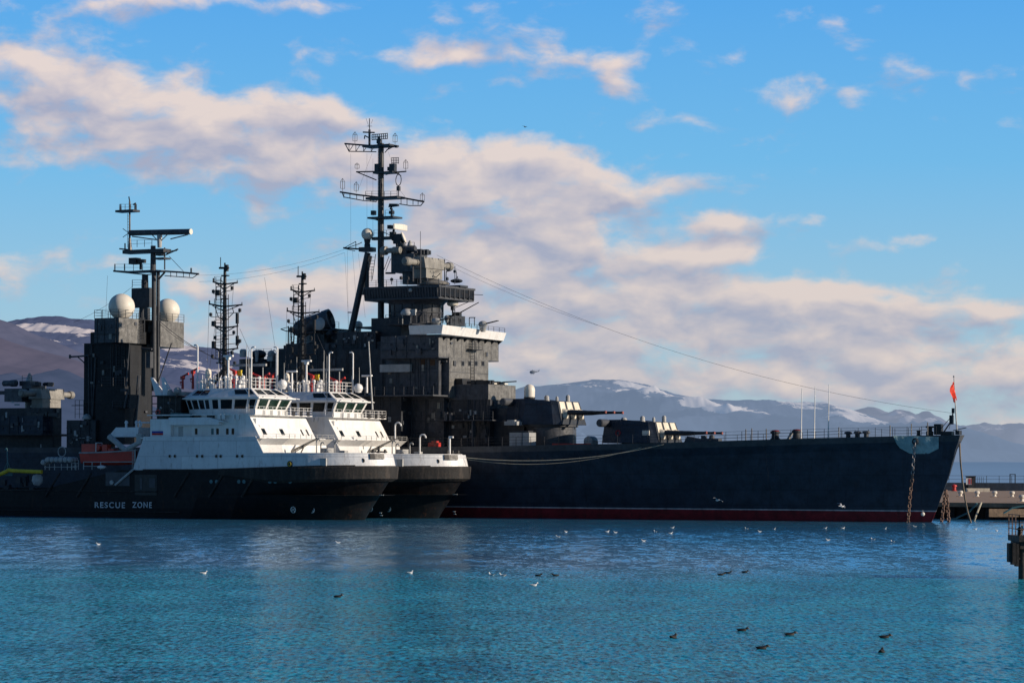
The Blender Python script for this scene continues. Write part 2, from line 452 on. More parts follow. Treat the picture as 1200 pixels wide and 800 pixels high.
# bow fittings, jackstaff, flag
m = MB(); z = 10.5
m.lathe((4.2, 0, z), [(.45,0),(.45,.5),(.3,.55),(.3,.9),(.5,.95),(.5,1.15)], 12); m.box(1.2,2.6,-.5,.5,z,z+.5)
m.lathe((5.4, .6, z), [(.3,0),(.22,.2),(.22,.5),(.35,.6)], 10); m.cbox((3.1,-.1,z+.75),.9,.8,1.3); m.cbox((.5,0,z+.35),.5,.9,.5)
m.path([(2.4,0,z+.4),(1.4,0,z+1.8),(1.15,0,z+3.1)], .09); m.cbox((1.4,0,z+1.9),.45,.35,1.1); m.cbox((1.2,0,z+3),.3,.25,.6)
m.tube((-.5,0,z+.95),(1.2,0,z+.6),.05); m.tube((1.5,0,z+2.2),(2.9,.2,z+.6),.04)
P('bow_fitting', m, 'black')
m = MB(); js0 = cq(1121.5, 508, 0); js1 = cq(1117.8, 441, 0); m.tube(js0, js1, .1, .055, 8); m.tube(js0.lerp(js1,.62), js0.lerp(js1,.55)+Vector((0,0,0)), .12); m.ball(js1, .12, 8, 6)
js = P('jackstaff', m, 'lgrey')
m = MB(); n_ = 9; vs = []; fs = []
f0 = cq(1118.5, 447, 0); f1 = cq(1119.8, 469, 0)
for j in range(n_):
    t = j/(n_-1); root = f0.lerp(f1, t); wd = .22+.5*math.sin(math.pi*min(1, t*1.15+.12))*(.75 if t < .45 else .45)
    for i in range(5):
        x = i/4; vs.append(root+Vector((.16*math.sin(x*6+t*5)+.15*x, wd*x*1.5, -.35*x+.05*math.sin(t*9))))
fs = [(j*5+i, j*5+i+1, (j+1)*5+i+1, (j+1)*5+i) for j in range(n_-1) for i in range(4)]
m.add(vs, fs); P('flag', m, 'jack', js, True, 'limp red jack')
# foredeck capstans, vents, poles
def deck_at(px, py, v):
    c = cq(px, py, v); c.z = deckw(c.x); return c
for px, v in ((908.5, 3.5), (933.5, 3.5)):
    c = deck_at(px, 516, v); m = MB(); m.lathe(c, [(.62,0),(.62,.18),(.48,.25),(.44,.75),(.62,.85),(.62,1.05),(.2,1.1)], 14); q = P('capstan', m, 'dark')
    m = MB(); m.lathe((c.x, c.y, c.z+1.08), [(.5,0),(.42,.12),(.08,.16)], 12); P('capstan_cap', m, 'red', q)
m = MB(); c = deck_at(921, 516, 3); m.hexa([(c.x-.5,c.y-.2,c.z+.1),(c.x-.2,c.y-.2,c.z+.1),(c.x-.2,c.y+.2,c.z+.1),(c.x-.5,c.y+.2,c.z+.1),(c.x-1.0,c.y-.2,c.z+.9),(c.x-.7,c.y-.2,c.z+.9),(c.x-.7,c.y+.2,c.z+.9),(c.x-1,c.y+.2,c.z+.9)])
P('mooring_cleat', m, 'lgrey')
for px, yt in ((938.8,455),(954.2,453),(970.6,450)):
    c = deck_at(px, 514, 4); t = cq(px+1, yt, 4); m = MB(); m.tube(c, c.lerp(t,.25), .10, .08); m.tube(c.lerp(t,.25), t, .07, .05); P('whip_antenna', m, 'white')
for px in (994, 1005, 1015):
    c = deck_at(px, 513, 3); m = MB(); m.lathe(c, [(.28,0),(.28,.4),(.52,.45),(.45,.68),(.1,.75)], 12); P('mushroom_vent', m, 'band')
c = deck_at(830, 517, 4); m = MB(); m.box(c.x-1.6,c.x+1.2,c.y-.6,c.y+.4,c.z,c.z+.45); m.lathe((c.x-.5,c.y,c.z+.45),[(.4,0),(.3,.4),(.1,.5)],10); m.cbox((c.x+.6,c.y,c.z+.6),.6,.5,.5); P('hatch', m, 'band')
m = MB(); c = deck_at(815, 517, 4); m.hexa([(c.x-2,c.y-.5,c.z),(c.x+1.4,c.y-.5,c.z),(c.x+1.4,c.y+.5,c.z),(c.x-2,c.y+.5,c.z),(c.x-1.8,c.y-.4,c.z+.3),(c.x+1,c.y-.4,c.z+.8),(c.x+1,c.y+.4,c.z+.8),(c.x-1.8,c.y+.4,c.z+.3)]); P('breakwater', m, 'band')

# ---- main gun turrets
def turret(px_l, px_tip, y_roof, y_bot, y_gun, px_front, has_dome, cap_px):
    vn = 3.6
    a = cq(px_front, y_bot, vn); b = cq(px_front-6, y_roof+2.5, vn); l = cq(px_l, y_bot, vn)
    uf0, uf1, ul, w0, w1 = a.x, b.x, l.x, a.z, b.z
    wl = cq(px_l, y_roof, vn).z
    fw, rw = 3.55, 2.6       # half widths front and rear
    um = uf0+(ul-uf0)*.62
    m = MB()
    low = [(uf0,-fw*.93),(uf0,fw*.93),(uf0+1.0,fw+.25),(um,fw+.35),(ul,rw),(ul+.3,0),(ul,-rw),(um,-fw-.35),(uf0+1.0,-fw-.25)]
    top = [(uf1+.15,-fw*.82),(uf1+.15,fw*.82),(uf1+.9,fw*.9),(um,fw*.92),(ul-.3,rw*.9),(ul,0),(ul-.3,-rw*.9),(um,-fw*.92),(uf1+.9,-fw*.9)]
    n = len(low); vs = [(x,y,w0) for x,y in low]+[(x,y,(w1 if i in (0,1,2,8) else wl)) for i,(x,y) in enumerate(top)]
    m.add(vs, [tuple(range(n-1,-1,-1)), tuple(range(n,2*n))]+[(i,(i+1)%n,n+(i+1)%n,n+i) for i in range(n)])
    T = P('gun_turret', m, 'hull')
    # front plate with three cream canvas screens
    A, B, C_, D = Vector((uf0,fw*.93,w0)), Vector((uf0,-fw*.93,w0)), Vector((uf1+.15,-fw*.82,w1)), Vector((uf1+.15,fw*.82,w1))
    m = MB(); m.panel(A, B, C_, D, 0, 1, 0, .98, .05, .1); P('front_plate', m, 'dark', T)
    for k, (x0, x1) in enumerate(((.06,.29),(.38,.61),(.70,.93))):
        m = MB(); m.panel(A, B, C_, D, x0, x1, .48, .97, .10, .1); P('canvas_screen', m, 'cream', T)
        m = MB(); vc = -fw*.93+(x0+x1)/2*2*fw*.93; gz = cq(cap_px[1], y_gun, 0).z
        t = .28; bx = uf0+(uf1-uf0)*.3
        # blast bag: a sagging canvas sleeve around the barrel root
        m.lathe((bx-.45, vc, gz), [(.24,-.1),(.33,0),(.42,.3),(.5,.7),(.5,1.0)], 12, 'x')
        m.lathe((bx-.1, vc, gz-.55), [(.25,-.3),(.42,0),(.5,.4)], 10, 'x')
        P('blast_bag', m, 'cream', T, True)
    for k, vc in enumerate((-2.05, 0, 2.05)):
        tip = cq(cap_px[k], y_gun+.3, -vc); gz = cq(cap_px[1], y_gun, 0).z
        m = MB(); L = (uf0+.3)-tip.x
        m.lathe((tip.x, -vc, gz), [(.13,0),(.16,.05),(.15,.4),(.17,L*.3),(.22,L*.55),(.30,L*.7),(.33,L)], 12, 'x'); P('gun_barrel', m, 'dark', T, True)
        m = MB(); m.lathe((tip.x-.12, -vc, gz), [(.1,0),(.185,.02),(.185,.24),(.165,.25)], 12, 'x'); P('muzzle_cover', m, 'muzzle', T)
    # rangefinder across the rear
    m = MB(); ru = ul-.9; rz = wl-.45
    m.lathe((ru, 0, rz), [(.35,-5.0),(.48,-4.9),(.50,-3.0),(.42,-2.5),(.42,2.5),(.50,3.0),(.50,4.9),(.38,5.0)], 12, 'y'); P('rangefinder', m, 'band', T, True)
    m = MB()
    for (du, v, h, r_) in ((1.0,-1.5,.75,.28),(.9,1.6,.5,.2),(3.6,-.5,.55,.32),(5.5,1,.25,.4)):
        zz = wl+(w1-wl)*max(0, 1-du/6)-.1
        m.lathe((uf1+du, v, zz), [(r_*1.2,0),(r_*1.2,.12),(r_,.15),(r_,h),(r_*.6,h+.18)], 10)
    m.box(um-1,um+.3,fw*.93,fw*.93+.12,w0+.9,w0+1.5)
    P('periscope', m, 'lgrey', T)
    if has_dome:
        c = cq(620.5, 466, 1.0); m = MB(); m.lathe((c.x,c.y,wl-.2),[(.55,0),(.75,.25),(.75,.45)],14); P('dome_base', m, 'black', T)
        m = MB(); m.lathe((c.x,c.y,wl+.25),[(.70,0),(.72,.9),(.66,1.25),(.5,1.5),(.25,1.64),(.03,1.68)],20); P('radome', m, 'dome', T, True)
    # hand rails, ladders, life ring
    m = MB(); m.ladder((um+1, fw*1.13, w0), (um+1, fw*1.0, w1), .4); m.path([(uf0+1.2,fw*.98,w1-.35),(um,fw*1.0,w1-.35)], .03)
    P('hand_rail', m, 'mast', T)
    return T, (uf0, uf1, um, ul, w0, w1, wl, fw)
TB, tb = turret(588, 730, 467, 497, 483, 657, True, (709.5, 719.5, 729.5))
TA, ta = turret(701, 846, 491.5, 518.5, 507, 771, False, (827.5, 837, 846))
m = MB(); m.torus((ta[2]+.2, ta[7]*1.12, ta[4]+1.25), (0,1,.1), (0,0,1), .32, .09, 16, 6); P('life_ring', m, 'red', TA)
m = MB(); c = cq(792.5, 498, 3.9); m.box(ta[0]+1.2, ta[0]+2.2, ta[7]*1.0+.02, ta[7]*1.0+.16, ta[4]+.95, ta[4]+1.55); P('equipment_locker', m, 'dome', TA)
bc = (tb[0]+tb[2])/2+.7
m = MB(); zb = deckw(bc)
m.lathe((bc, 0, zb-.3), [(3.3,0),(3.3,tb[4]-zb+.25)], 40); BB = P('barbette', m, 'tower', smooth=True)
m = MB(); m.lathe((bc, 0, tb[4]-.12), [(3.3,-.2),(3.55,-.15),(3.55,.1)], 40); P('barbette_ring', m, 'band', BB, True)
m = MB(); ac = (ta[0]+ta[2])/2+.6; m.lathe((ac,0,deckw(ac)-.3),[(3.4,0),(3.4,.6)],36); P('barbette', m, 'band', smooth=True)
# deck lockers and rafts beside the turrets
c = deck_at(620, 521, 6.5); m = MB(); L = cq(597, 521, 6.5).x
m.prism([(c.x,5.0),(c.x-.5,5.6),(c.x,6.5),(L,6.5),(L,5.0)], c.z, c.z+1.75); P('deck_locker', m, 'lgrey')
m = MB(); m.box(c.x+.2, L-.2, 5.1, 6.4, c.z+1.75, c.z+2.0); m.box(c.x+1.0,c.x+1.06,6.5,6.56,c.z,c.z+1.75); P('locker_lid', m, 'dark')
c = deck_at(688, 521, 2.5); m = MB(); m.lathe((c.x, c.y-1, c.z+.55), [(.2,-.9),(.62,-.8),(.68,-.6),(.68,.6),(.62,.8),(.2,.9)], 16, 'y'); m.box(c.x-.66,c.x+.66,c.y-1.75,c.y-.3,c.z,c.z+.6); P('raft_canister', m, 'lgrey', smooth=True)
c = deck_at(672, 522, 4.2); m = MB(); m.box(c.x-2.4,c.x+3.2,3.9,4.1,c.z,c.z+.28); P('fire_hose_box', m, 'redp')
c = cq(601, 498, 5.2); m = MB(); m.box(c.x-.6,c.x+1.3,3.6,5.2,c.z,c.z+.5); m.box(c.x-.2,c.x+.9,3.6,5.1,c.z+.5,c.z+.7); P('searchlight_box', m, 'lgrey')
m = MB(); c = deck_at(510, 522, 9.0); m.box(c.x-.5,c.x+1.1,8.4,9,c.z,c.z+.55); m.box(c.x-.2,c.x+.6,8.4,9,c.z+.5,c.z+.8); P('fire_pump', m, 'redp')

# ---- bridge tower
def wall(name, pl, pc, pf, yt, yb, vn, mat='tower', parent=cruiser):
    m = MB(); d = sbox(CF, m, pl, pc, pf, yt, yb, vn); return P(name, m, mat, parent), d
# deckhouses from the deck up
BT, d0 = wall('bridge_tower', 455, 520, 560, 464, 524, 4.4)
D1, d1 = wall('deckhouse', 505, 572, 604, 450, 468, 3.6)
D1b, d1b = wall('deckhouse', 519, 574, 603, 468, 524, 3.5, 'dark')
D1c, _ = wall('deckhouse', 560, 614, 628, 478, 524, 2.4, 'dark')
D2, d2 = wall('bridge_block', 440, 526, 572, 418.5, 466, 5.0, 'tower')
# chamfered corner block under the top gallery
a = cq(514, 466, 6.2); b = cq(514, 418.5, 6.2)
D3, d3 = wall('bridge_block', 446, 513.6, 583.7, 392.5, 419, 7.4)
D3b, d3b = wall('bridge_block', 452, 514, 560, 418.5, 464, 5.9)
D4, d4 = wall('flag_deck_house', 380, 470, 500, 408, 466, 5.6, 'dark')
D5, d5 = wall('flag_deck_house', 395, 440, 470, 388, 410, 5.0, 'dark')
D6, d6 = wall('deckhouse', 330, 470, 500, 464, 524, 7.0, 'dark')
D7, d7 = wall('deckhouse', 335, 455, 490, 392+8, 464, 4.8, 'dark')
D8, d8 = wall('tower_house', 435, 470, 500, 372, 396, 3.6, 'dark')
M['lit_plating'] = paint('painted_sunlit_front', (.165,.160,.150), .5, .5, .5, (.05,.048,.045), .5, bump=.8, scale=2.2, spec=.4)  # lighter copy of the tower colour, sunlight painted into the front faces
def front_plate(d, parent, name='sunlit_overlay'):  # thin overlay added so the front face looks sunlit
    m = MB(); m.box(d[0]-.03, d[0]+.02, d[2]+.02, d[3]-.02, d[4]+.02, d[5]-.02); return P(name, m, 'lit_plating', parent)
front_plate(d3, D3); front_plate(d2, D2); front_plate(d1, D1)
# window slots, front lit face of the bridge
def front_windows(d, pxs, py, wpx=4.2, hpx=5, mat='voidm', parent=D2, frame=True):
    u = d[0]
    for px in pxs:
        c = CF.qu(px, py, u); hw, hh = wpx/9.2, hpx/18.4
        if frame:
            m = MB(); m.box(u-.07, u+.05, c.y-hw-.1, c.y+hw+.1, c.z-hh-.09, c.z+hh+.09); fr = P('window_frame', m, 'band', parent)
        m = MB(); m.box(u-.09, u+.02, c.y-hw, c.y+hw, c.z-hh, c.z+hh); P('window', m, mat, parent)
def side_windows(d, pxs, py, w=.55, h=.55, mat='brown', parent=D2, v=None):
    v = d[3] if v is None else v
    for px in pxs:
        c = cq(px, py, v); m = MB(); m.box(c.x-w, c.x+w, v-.02, v+.06, c.z-h/2, c.z+h/2); P('window', m, mat, parent)
front_windows(d2, (532.5, 542, 550, 557.5, 565.5), 425.8, 2.6, 4.6)
front_windows(d3b, (520,), 424.5, 5.5, 4.4, 'brown', D3b)
side_windows(d3b, (495, 507), 424.5, .38, .75, 'brown', D3b)
m = MB()
for z in (0,):   # plating battens on the lit face
    u = d3[0]
    for k in range(9): v = d3[2]+(d3[3]-d3[2])*k/8; m.box(u-.05,u,v-.03,v+.03,d3[4],d3[5])
    m.box(u-.1,u,d3[2],d3[3],d3[4]-.0,d3[4]+.12)
    u = d2[0]
    for zz in (d2[4]+2.0, d2[4]+3.4): m.box(u-.05,u,d2[2],d2[3],zz,zz+.06)
P('batten', m, 'tower', D3)
m = MB(); u = d3[0]; c = CF.qu(552, 405, u); m.ladder((u-.25,c.y,d2[4]+.5),(u-.25,c.y,d3[5]),.9,(0,1,0),.045)
m.rail([(u-.9,c.y-1.4,c.z-.5),(u-.9,c.y+1.2,c.z-.5)],1.0,.8,.035); m.box(u-.95,u,c.y-1.4,c.y+1.2,c.z-.6,c.z-.5); P('ladder', m, 'black', D3)
# white gallery (bulwark) around the flag bridge
a = cq(517.5, 391, 8.0); t = cq(517.5, 380.5, 8.0); f = CF.qu(590, 391, a.x); l = cq(480, 391, 8.0)
m = MB(); zt, zb = t.z, a.z
m.hexa([(a.x-.35,8.25,zt),(l.x,8.25,zt),(l.x,8.1,zt),(a.x-.2,8.1,zt),(a.x,8.0,zb),(l.x,8.0,zb),(l.x,7.85,zb),(a.x+.15,7.85,zb)][::-1])
m.hexa([(a.x+.15,f.y,zb-.25),(a.x,f.y,zb-.25),(a.x,8.0,zb-.02),(a.x+.15,8.0,zb-.02),(a.x-.15,f.y-.2,zt-.35),(a.x-.35,f.y-.2,zt-.35),(a.x-.35,8.25,zt),(a.x-.2,8.25,zt)])
G1 = P('gallery_bulwark', m, 'white', label='pale grey gallery bulwark')
m = MB(); m.box(a.x+.1, l.x, f.y, 7.95, zb-.22, zb-.06)
for k in range(10): vv = f.y+(8-f.y)*k/9; m.hexa([(a.x+.05,vv-.05,zb-.2),(a.x+1,vv-.05,zb-.9),(a.x+1,vv+.05,zb-.9),(a.x+.05,vv+.05,zb-.2),(a.x+.05,vv-.05,zb-.1),(a.x+1,vv-.05,zb-.1),(a.x+1,vv+.05,zb-.1),(a.x+.05,vv+.05,zb-.1)])
P('gallery_floor', m, 'dark', G1)
m = MB(); m.rail([(a.x-.2,8.1,zt),(l.x,8.1,zt)],.6,1.5,.03,2); m.rail([(a.x-.2,8.1,zt-.05),(a.x-.2,f.y,zt-.3)],.6,1.4,.03,2); P('railing', m, 'mast', G1)
# twin gun mounts with white hoods on the gallery
def gun_hood(px, py, v, s=1.0, barrel=True):
    c = cq(px, py, v); m = MB()
    m.ball((c.x, c.y, c.z), .62*s, 14, 8, 1.15, 1, .85, .25); m.lathe((c.x,c.y,c.z-1.1*s),[(.35*s,0),(.5*s,.5*s),(.6*s,.65*s)],12)
    o = P('gun_mount', m, 'lgrey', smooth=True)
    if barrel:
        m = MB(); m.tube((c.x-.3*s,c.y-.15,c.z+.05),(c.x-2.6*s,c.y-.15,c.z+.45),.07,.05,8); m.tube((c.x-.3*s,c.y+.2,c.z+.05),(c.x-2.6*s,c.y+.2,c.z+.45),.07,.05,8); P('gun_barrel', m, 'black', o)
gun_hood(511, 376.5, 7.0, .9, True); gun_hood(566, 380, -1.0, .9); gun_hood(524, 372, 2, .6, True); 
c = cq(477, 367, 6.5); m = MB(); m.ball((c.x,c.y,c.z),.8,14,8,1.1,1,.8,.35); m.tube((c.x+.7,c.y,c.z),(c.x+.7,c.y,c.z-1.6),.07); m.tube((c.x-.6,c.y,c.z),(c.x-.6,c.y,c.z-1.6),.07); m.box(c.x-1.4,c.x-.8,c.y-.2,c.y+.2,c.z-.3,c.z+.5); P('searchlight', m, 'lgrey', smooth=True)
m = MB()
for p0, p1 in (((488,366),(488,378)),((498,366),(498,378)),((488,366),(498,366)),((550,372),(550,382)),((556,372),(556,382)),((550,372),(557,372)),((500,368),(500,379)),((457,367),(457,378)),((533,362),(533,381))):
    m.tube(cq(*p0, 7.4 if p0[0] < 520 else 3), cq(*p1, 7.4 if p0[0] < 520 else 3), .06)
P('stanchion', m, 'band', G1)
m = MB(); m.rail([cq(452,378.5,7.3), cq(482,379.5,7.3)], 1.1, 1.5, .035); c1_ = cq(450,380,7.4); c2_ = cq(483,380,7.4); m.box(c2_.x,c1_.x,3,7.4,c1_.z-.1,c1_.z); P('side_platform', m, 'mast')
# small house on the gallery
H1, h1 = wall('chart_house', 523, 528, 545, 369, 381, 2.0, 'dark')
front_windows(h1, (532, 539), 375.5, 2.6, 4.5, 'voidm', H1)
# drum tower below the top bridge
c = cq(488, 378, 0); zb = c.z; zt = cq(488, 351, 0).z
m = MB(); m.lathe((c.x, 0, zb-.6), [(3.4,0),(3.4,1.2),(3.55,1.6),(3.6,zt-zb-.2),(4.3,zt-zb+.6)], 30); DR = P('drum_tower', m, 'tower', smooth=True)
m = MB(); e = cq(455, 351, 2.5); m.box(c.x-.5, e.x, -2.4, 2.4, zb-.5, zt+.1); P('drum_tower_wing', m, 'dark', DR)
m = MB()
for i in range(16):
    an = 2*math.pi*i/16; m.box(c.x+3.62*math.cos(an)-.05, c.x+3.62*math.cos(an)+.05, 3.62*math.sin(an)-.05, 3.62*math.sin(an)+.05, zb, zt)
m.lathe((c.x,0,zb+1.2),[(3.68,0),(3.68,.1)],30); P('drum_rib', m, 'dark', DR)
# dish beside it
c = cq(530.5, 356, -1.5); m = MB(); m.ball((c.x,c.y,c.z),.78,16,8,1,1.1,.5,.0); PD=P('dish_antenna', m, 'dome', smooth=True); m = MB(); m.tube((c.x,c.y,c.z),(c.x,c.y,c.z-1.6),.12); m.cbox((c.x,c.y,c.z-.6),.4,.4,.5); P('dish_stand', m, 'dark', PD)
m = MB(); p = cq(536,368,-2); m.tube(p, p+Vector((-3.2,-.2,1.5)), .09,.06); m.cbox(p,1,.6,.5); p = cq(530,362,-2); m.tube(p, p+Vector((-2.5,-.1,.9)), .05); P('light_gun', m, 'black')
# top bridge (pulpit)
a = cq(513.6, 351, 4.6); t = cq(513.6, 333, 4.6); f = CF.qu(553, 351, a.x); l = cq(428, 351, 4.6)
zb, zt = a.z, t.z; fy = f.y
poly = [(a.x,fy+.1),(a.x,4.6),(l.x,4.6),(l.x+.6,3.5),(l.x+.6,fy+1),(l.x,fy+.1)]
m = MB(); m.prism(poly, zb+.35, zt-.35, [(x-(.25 if i < 2 else 0), y+(.25 if y > 0 else -.25)) for i,(x,y) in enumerate(poly)]); TBR = P('top_bridge', m, 'tower')
m = MB(); 
for z0, z1, o in ((zb+.15, zb+.37, .22), (zt-.37, zt-.1, .38)):
    m.prism([(x-(o if i < 2 else 0), y+(o if y > 0 else -o)) for i,(x,y) in enumerate(poly)], z0, z1)
P('top_bridge_rim', m, 'band', TBR)
m = MB(); n_ = 26
for k in range(n_+1):
    u = a.x+(l.x-a.x)*k/n_; m.hexa([(u-.05,4.5,zb+.3),(u+.05,4.5,zb+.3),(u+.05,4.75,zb+.3),(u-.05,4.75,zb+.3),(u-.05,4.7,zt-.3),(u+.05,4.7,zt-.3),(u+.05,5.0,zt-.3),(u-.05,5.0,zt-.3)])
for k in range(8):
    v = fy+(4.6-fy)*k/7; m.box(a.x-.33, a.x-.02, v-.07, v+.07, zb+.3, zt-.3)
P('top_bridge_mullion', m, 'band', TBR)
for k in range(7):
    v0 = fy+(4.6-fy)*k/7+.15; v1 = fy+(4.6-fy)*(k+1)/7-.15
    m = MB(); m.box(a.x-.28, a.x-.05, v0, v1, zb+.55, zt-.45); P('window', m, 'voidm', TBR)
m = MB(); c = cq(481, 340, 4.95); m.ball(c, .27, 10, 6); P('lamp', m, 'lgrey', TBR)
m = MB(); p = cq(553,345,-3); m.tube(p, p+Vector((-1.6,-.2,-.1)), .04); 
for px, h in ((470,1.2),(459,.9),(478,1.1),(533,2.4),(524,1.0),(500,.9)): p = cq(px, 333, 4); m.tube(p, p+Vector((0,0,h)), .05); m.cbox(p+Vector((0,0,h*.7)), .3,.3,.35)
m.rail([(a.x,4.5,zt-.1),(l.x,4.5,zt-.1)], .9, 1.5, .03); P('deck_fitting', m, 'mast', TBR)
m = MB(); p = cq(535, 331, -1); m.box(p.x-1.2,p.x+1,p.y-1,p.y+1,zt-.1,zt+.15); m.tube(p,p+Vector((0,0,1.4)),.04); m.tube(p+Vector((.6,0,0)),p+Vector((-.2,0,.8)),.05); m.tube(p+Vector((-.6,0,0)),p+Vector((0,0,.8)),.05); m.ball(p+Vector((0,0,.2)),.7,10,6,1.3,1,.4); P('compass_platform', m, 'dark', TBR)

# ---- gun director (used twice)
def director(F, x0, y0, s, vn, big=True):
    """x0,y0: image place of the cone foot; s scale"""
    def q(dx, dy, v=0): return F.q(x0+dx*s, y0+dy*s, v)
    m = MB()
    vb = 1.7; a = q(-2, 14, vb); b = q(-2, 10, vb); l = q(-22 if big else -14, 14, vb); ff = F.qu(x0+30*s, y0+14*s, a.x)
    m.box(a.x, l.x, -vb, vb, q(-2,31,vb).z, b.z); m.lathe((a.x+(l.x-a.x)/2,0,q(5,44,vn).z),[(1.3,0),(1.3,3)],20)
    m.box(a.x+.9, a.x+.9+1.9, -1.0, 1.0, b.z-.05, b.z+.72*s)
    D = P('gun_director', m, 'tower')
    bz = b.z; b = b.copy(); b.z += .7*s
    m = MB(); a2 = q(5, 27, 2.6); t2 = q(5, 14, 2.6); w0, w1 = a2.z, t2.z; u = a2.x
    # hood, its lit face turned forward
    yy = 2.6
    m.prism([(u-.9,-yy),(u-.9,yy),(u-.2,yy+.15),(u+1.4,yy+.15),(u+1.4,-yy-.15),(u-.2,-yy-.15)], w0, w1, [(u-.6,-yy+.1),(u-.6,yy-.1),(u-.1,yy),(u+1.4,yy),(u+1.4,-yy),(u-.1,-yy)]); P('rangefinder_hood', m, 'grey', D)
    m = MB(); zc = (w0+w1)/2
    m.lathe((u+.4,0,zc),[(.45,-6.1),(.58,-5.9),(.58,-5.2),(.42,-5.1),(.42,-3),(.42,3),(.42,4.6),(.58,4.7),(.58,5.6),(.4,5.8)],14,'y'); P('rangefinder_arm', m, 'grey', D, True)
    m = MB(); m.box(u-.75, u+1.3, -1.9, 2.2, w0-1.3, w0-.02); m.box(u-.82,u-.7,-1.2,1.2,w0-.5,w0-.3); P('hood_skirt', m, 'grey', D)
    m = MB(); c = q(0, 0, 0); m.lathe((a.x+1.5,.3,b.z-.05),[(.6,0),(.42,.5),(.16,1.2),(.05,1.25)],14); P('sensor_cone', m, 'lgrey', D, True)
    m = MB()
    for k in range(7): m.cbox((u+.6+random.uniform(-.3,.9), random.uniform(-1.5,1.5), bz+.2), random.uniform(.3,.8), random.uniform(.3,.7), random.uniform(.3,.8))
    m.rail([(a.x,1.6,b.z),(l.x,1.6,b.z)],.8,1.2,.03,2)
    for k in range(4): m.box(u-.64,u-.58,-2.8+k*1.6,-2.6+k*1.6,w0,w1)
    P('director_fitting', m, 'dark', D)
    return D
DIR = director(CF, 487, 287, 1.0, 2.3)
m = MB(); c = cq(451, 294, 2.0); c2_ = cq(470, 293, 2.0)
m.lathe((c2_.x, 2.0, c2_.z), [(.3,0),(.48,.1),(.48,1.2),(.36,1.3),(.36,2.2),(.6,2.3),(.6,2.9),(.5,3.1)], 12, 'x'); P('sight_tube', m, 'grey', DIR, True)
c = cq(476, 292, 1.0); m = MB(); m.lathe((c.x-1.5, 1.0, c.z), [(.36,0),(.44,.1),(.44,1.8),(.3,1.9)], 12, 'x'); m.cbox((c.x+.8,0,c.z-1.6),2.4,3.2,3.0); P('sight_tube', m, 'tower', DIR, True)
m = MB(); p = cq(492.5, 332, 3); t = cq(492.7, 271, 3); m.tube(p, p.lerp(t,.55), .12, .08); m.tube(p.lerp(t,.55), t, .035); m.tube(cq(484,330,3), cq(484,302,3), .13); P('whip_antenna', m, 'band')
m = MB(); m.tube(cq(521,333,0), cq(521,313,0), .07); m.tube(cq(523,318,0), cq(528,317,0), .09); m.tube(cq(523,318,0), cq(522.5,331,0), .06); m.path([cq(511,325,0), cq(506,322,0), cq(508,318,0), cq(515,318,0)], .05); m.tube(cq(516,320,0),cq(511,325,0),.05); P('signal_lamp_post', m, 'mast')
m = MB(); c = cq(497, 324, 0); m.lathe((c.x,0,c.z-.6),[(.5,0),(.42,.3),(.42,1.3)],12); P('director_pedestal', m, 'lgrey')
m = MB(); c = cq(508, 331, 0); m.ball((c.x,0,c.z-.3),1.5,14,6,1.6,1.2,.45,.5); P('canvas_hood', m, 'grey', smooth=True)

# ---- foremast
MV = 0.0
def mq(px, py, v=MV): return cq(px, py, v)
m = MB(); m.tube(mq(446.5,400), mq(446.5,260), .46, .42, 14); m.tube(mq(446.5,262), mq(447,168), .42, .34, 12); FM = P('foremast', m, 'mast', smooth=True)
m = MB(); m.tube(mq(448.8,400), mq(448.8,172), .11, n=6); m.tube(mq(443.2,380), mq(444,172), .07, n=6); m.ladder(mq(446.5,332)+Vector((0,.5,0)), mq(446.8,175)+Vector((0,.5,0)), .4, (1,0,0), .025); P('mast_cable', m, 'band', FM)
def spar(pts, r=.06, v=MV): 
    m_ = [mq(x, y, v) for x, y in pts]; return m_
m = MB()
# upper yard with truss
m.path(spar([(404,168.5),(430,170.5),(447,172),(465,171)]), .12); m.box(mq(462,169).x, mq(430,169).x, -1.2, 1.2, mq(447,172.5).z, mq(447,170.5).z)
m.path(spar([(405,169.5),(409,177.5),(430,177.8),(441,178)]), .07)
for x in (409,417,426,435): m.path(spar([(x,177.6),(x+5,170)]), .045); m.path(spar([(x,177.6),(x,169.5)]), .045)
m.path(spar([(453,176),(464,170.5)]), .07); m.path(spar([(451,179),(457,172)]), .06); m.tube(mq(466,172), mq(463,172), .16)
m.tube(mq(456,168,1.5), mq(456,168,-1.5), .06)
P('yard', m, 'mast', FM)
m = MB(); m.path(spar([(433,170),(433,152)]), .16); m.path(spar([(433,152),(433,139)]), .06); m.path(spar([(425.5,155),(439,155.5)]), .10); m.path(spar([(427,163),(427.5,159),(433,162)]), .08); m.path(spar([(430,148),(436,148)]), .03)
m.path(spar([(429,139),(431,145),(433,150)]), .02); m.path(spar([(437,140),(435,145)]), .02); P('topmast', m, 'mast', FM)
m = MB()
p0, p1 = mq(436,161), mq(454,159.5)
for z in (-.35,0,.35): m.tube(p0+Vector((0,0,z)), p1+Vector((0,0,z)), .055)
for k in range(9): p = p0.lerp(p1, k/8); m.tube(p+Vector((0,0,-.4)), p+Vector((0,0,.4)), .06); 
m.tube(mq(444,170), mq(444,160), .22); m.cbox(mq(444.5,166),.6,.5,.5); P('radar_antenna', m, 'mast', FM)
m = MB(); m.path(spar([(417.5,201.5),(446,201)]), .10); m.path(spar([(446,203),(462,202),(476,201)]), .10); m.path(spar([(419,202),(441,211)]), .075); m.path(spar([(452,205),(462,202),(470,206)]), .06); m.box(mq(464,200).x, mq(441,200).x, -.9, .9, mq(447,204).z, mq(447,202).z); m.cbox(mq(443.5,197), .8,.8,1.1)
P('yard', m, 'mast', FM)
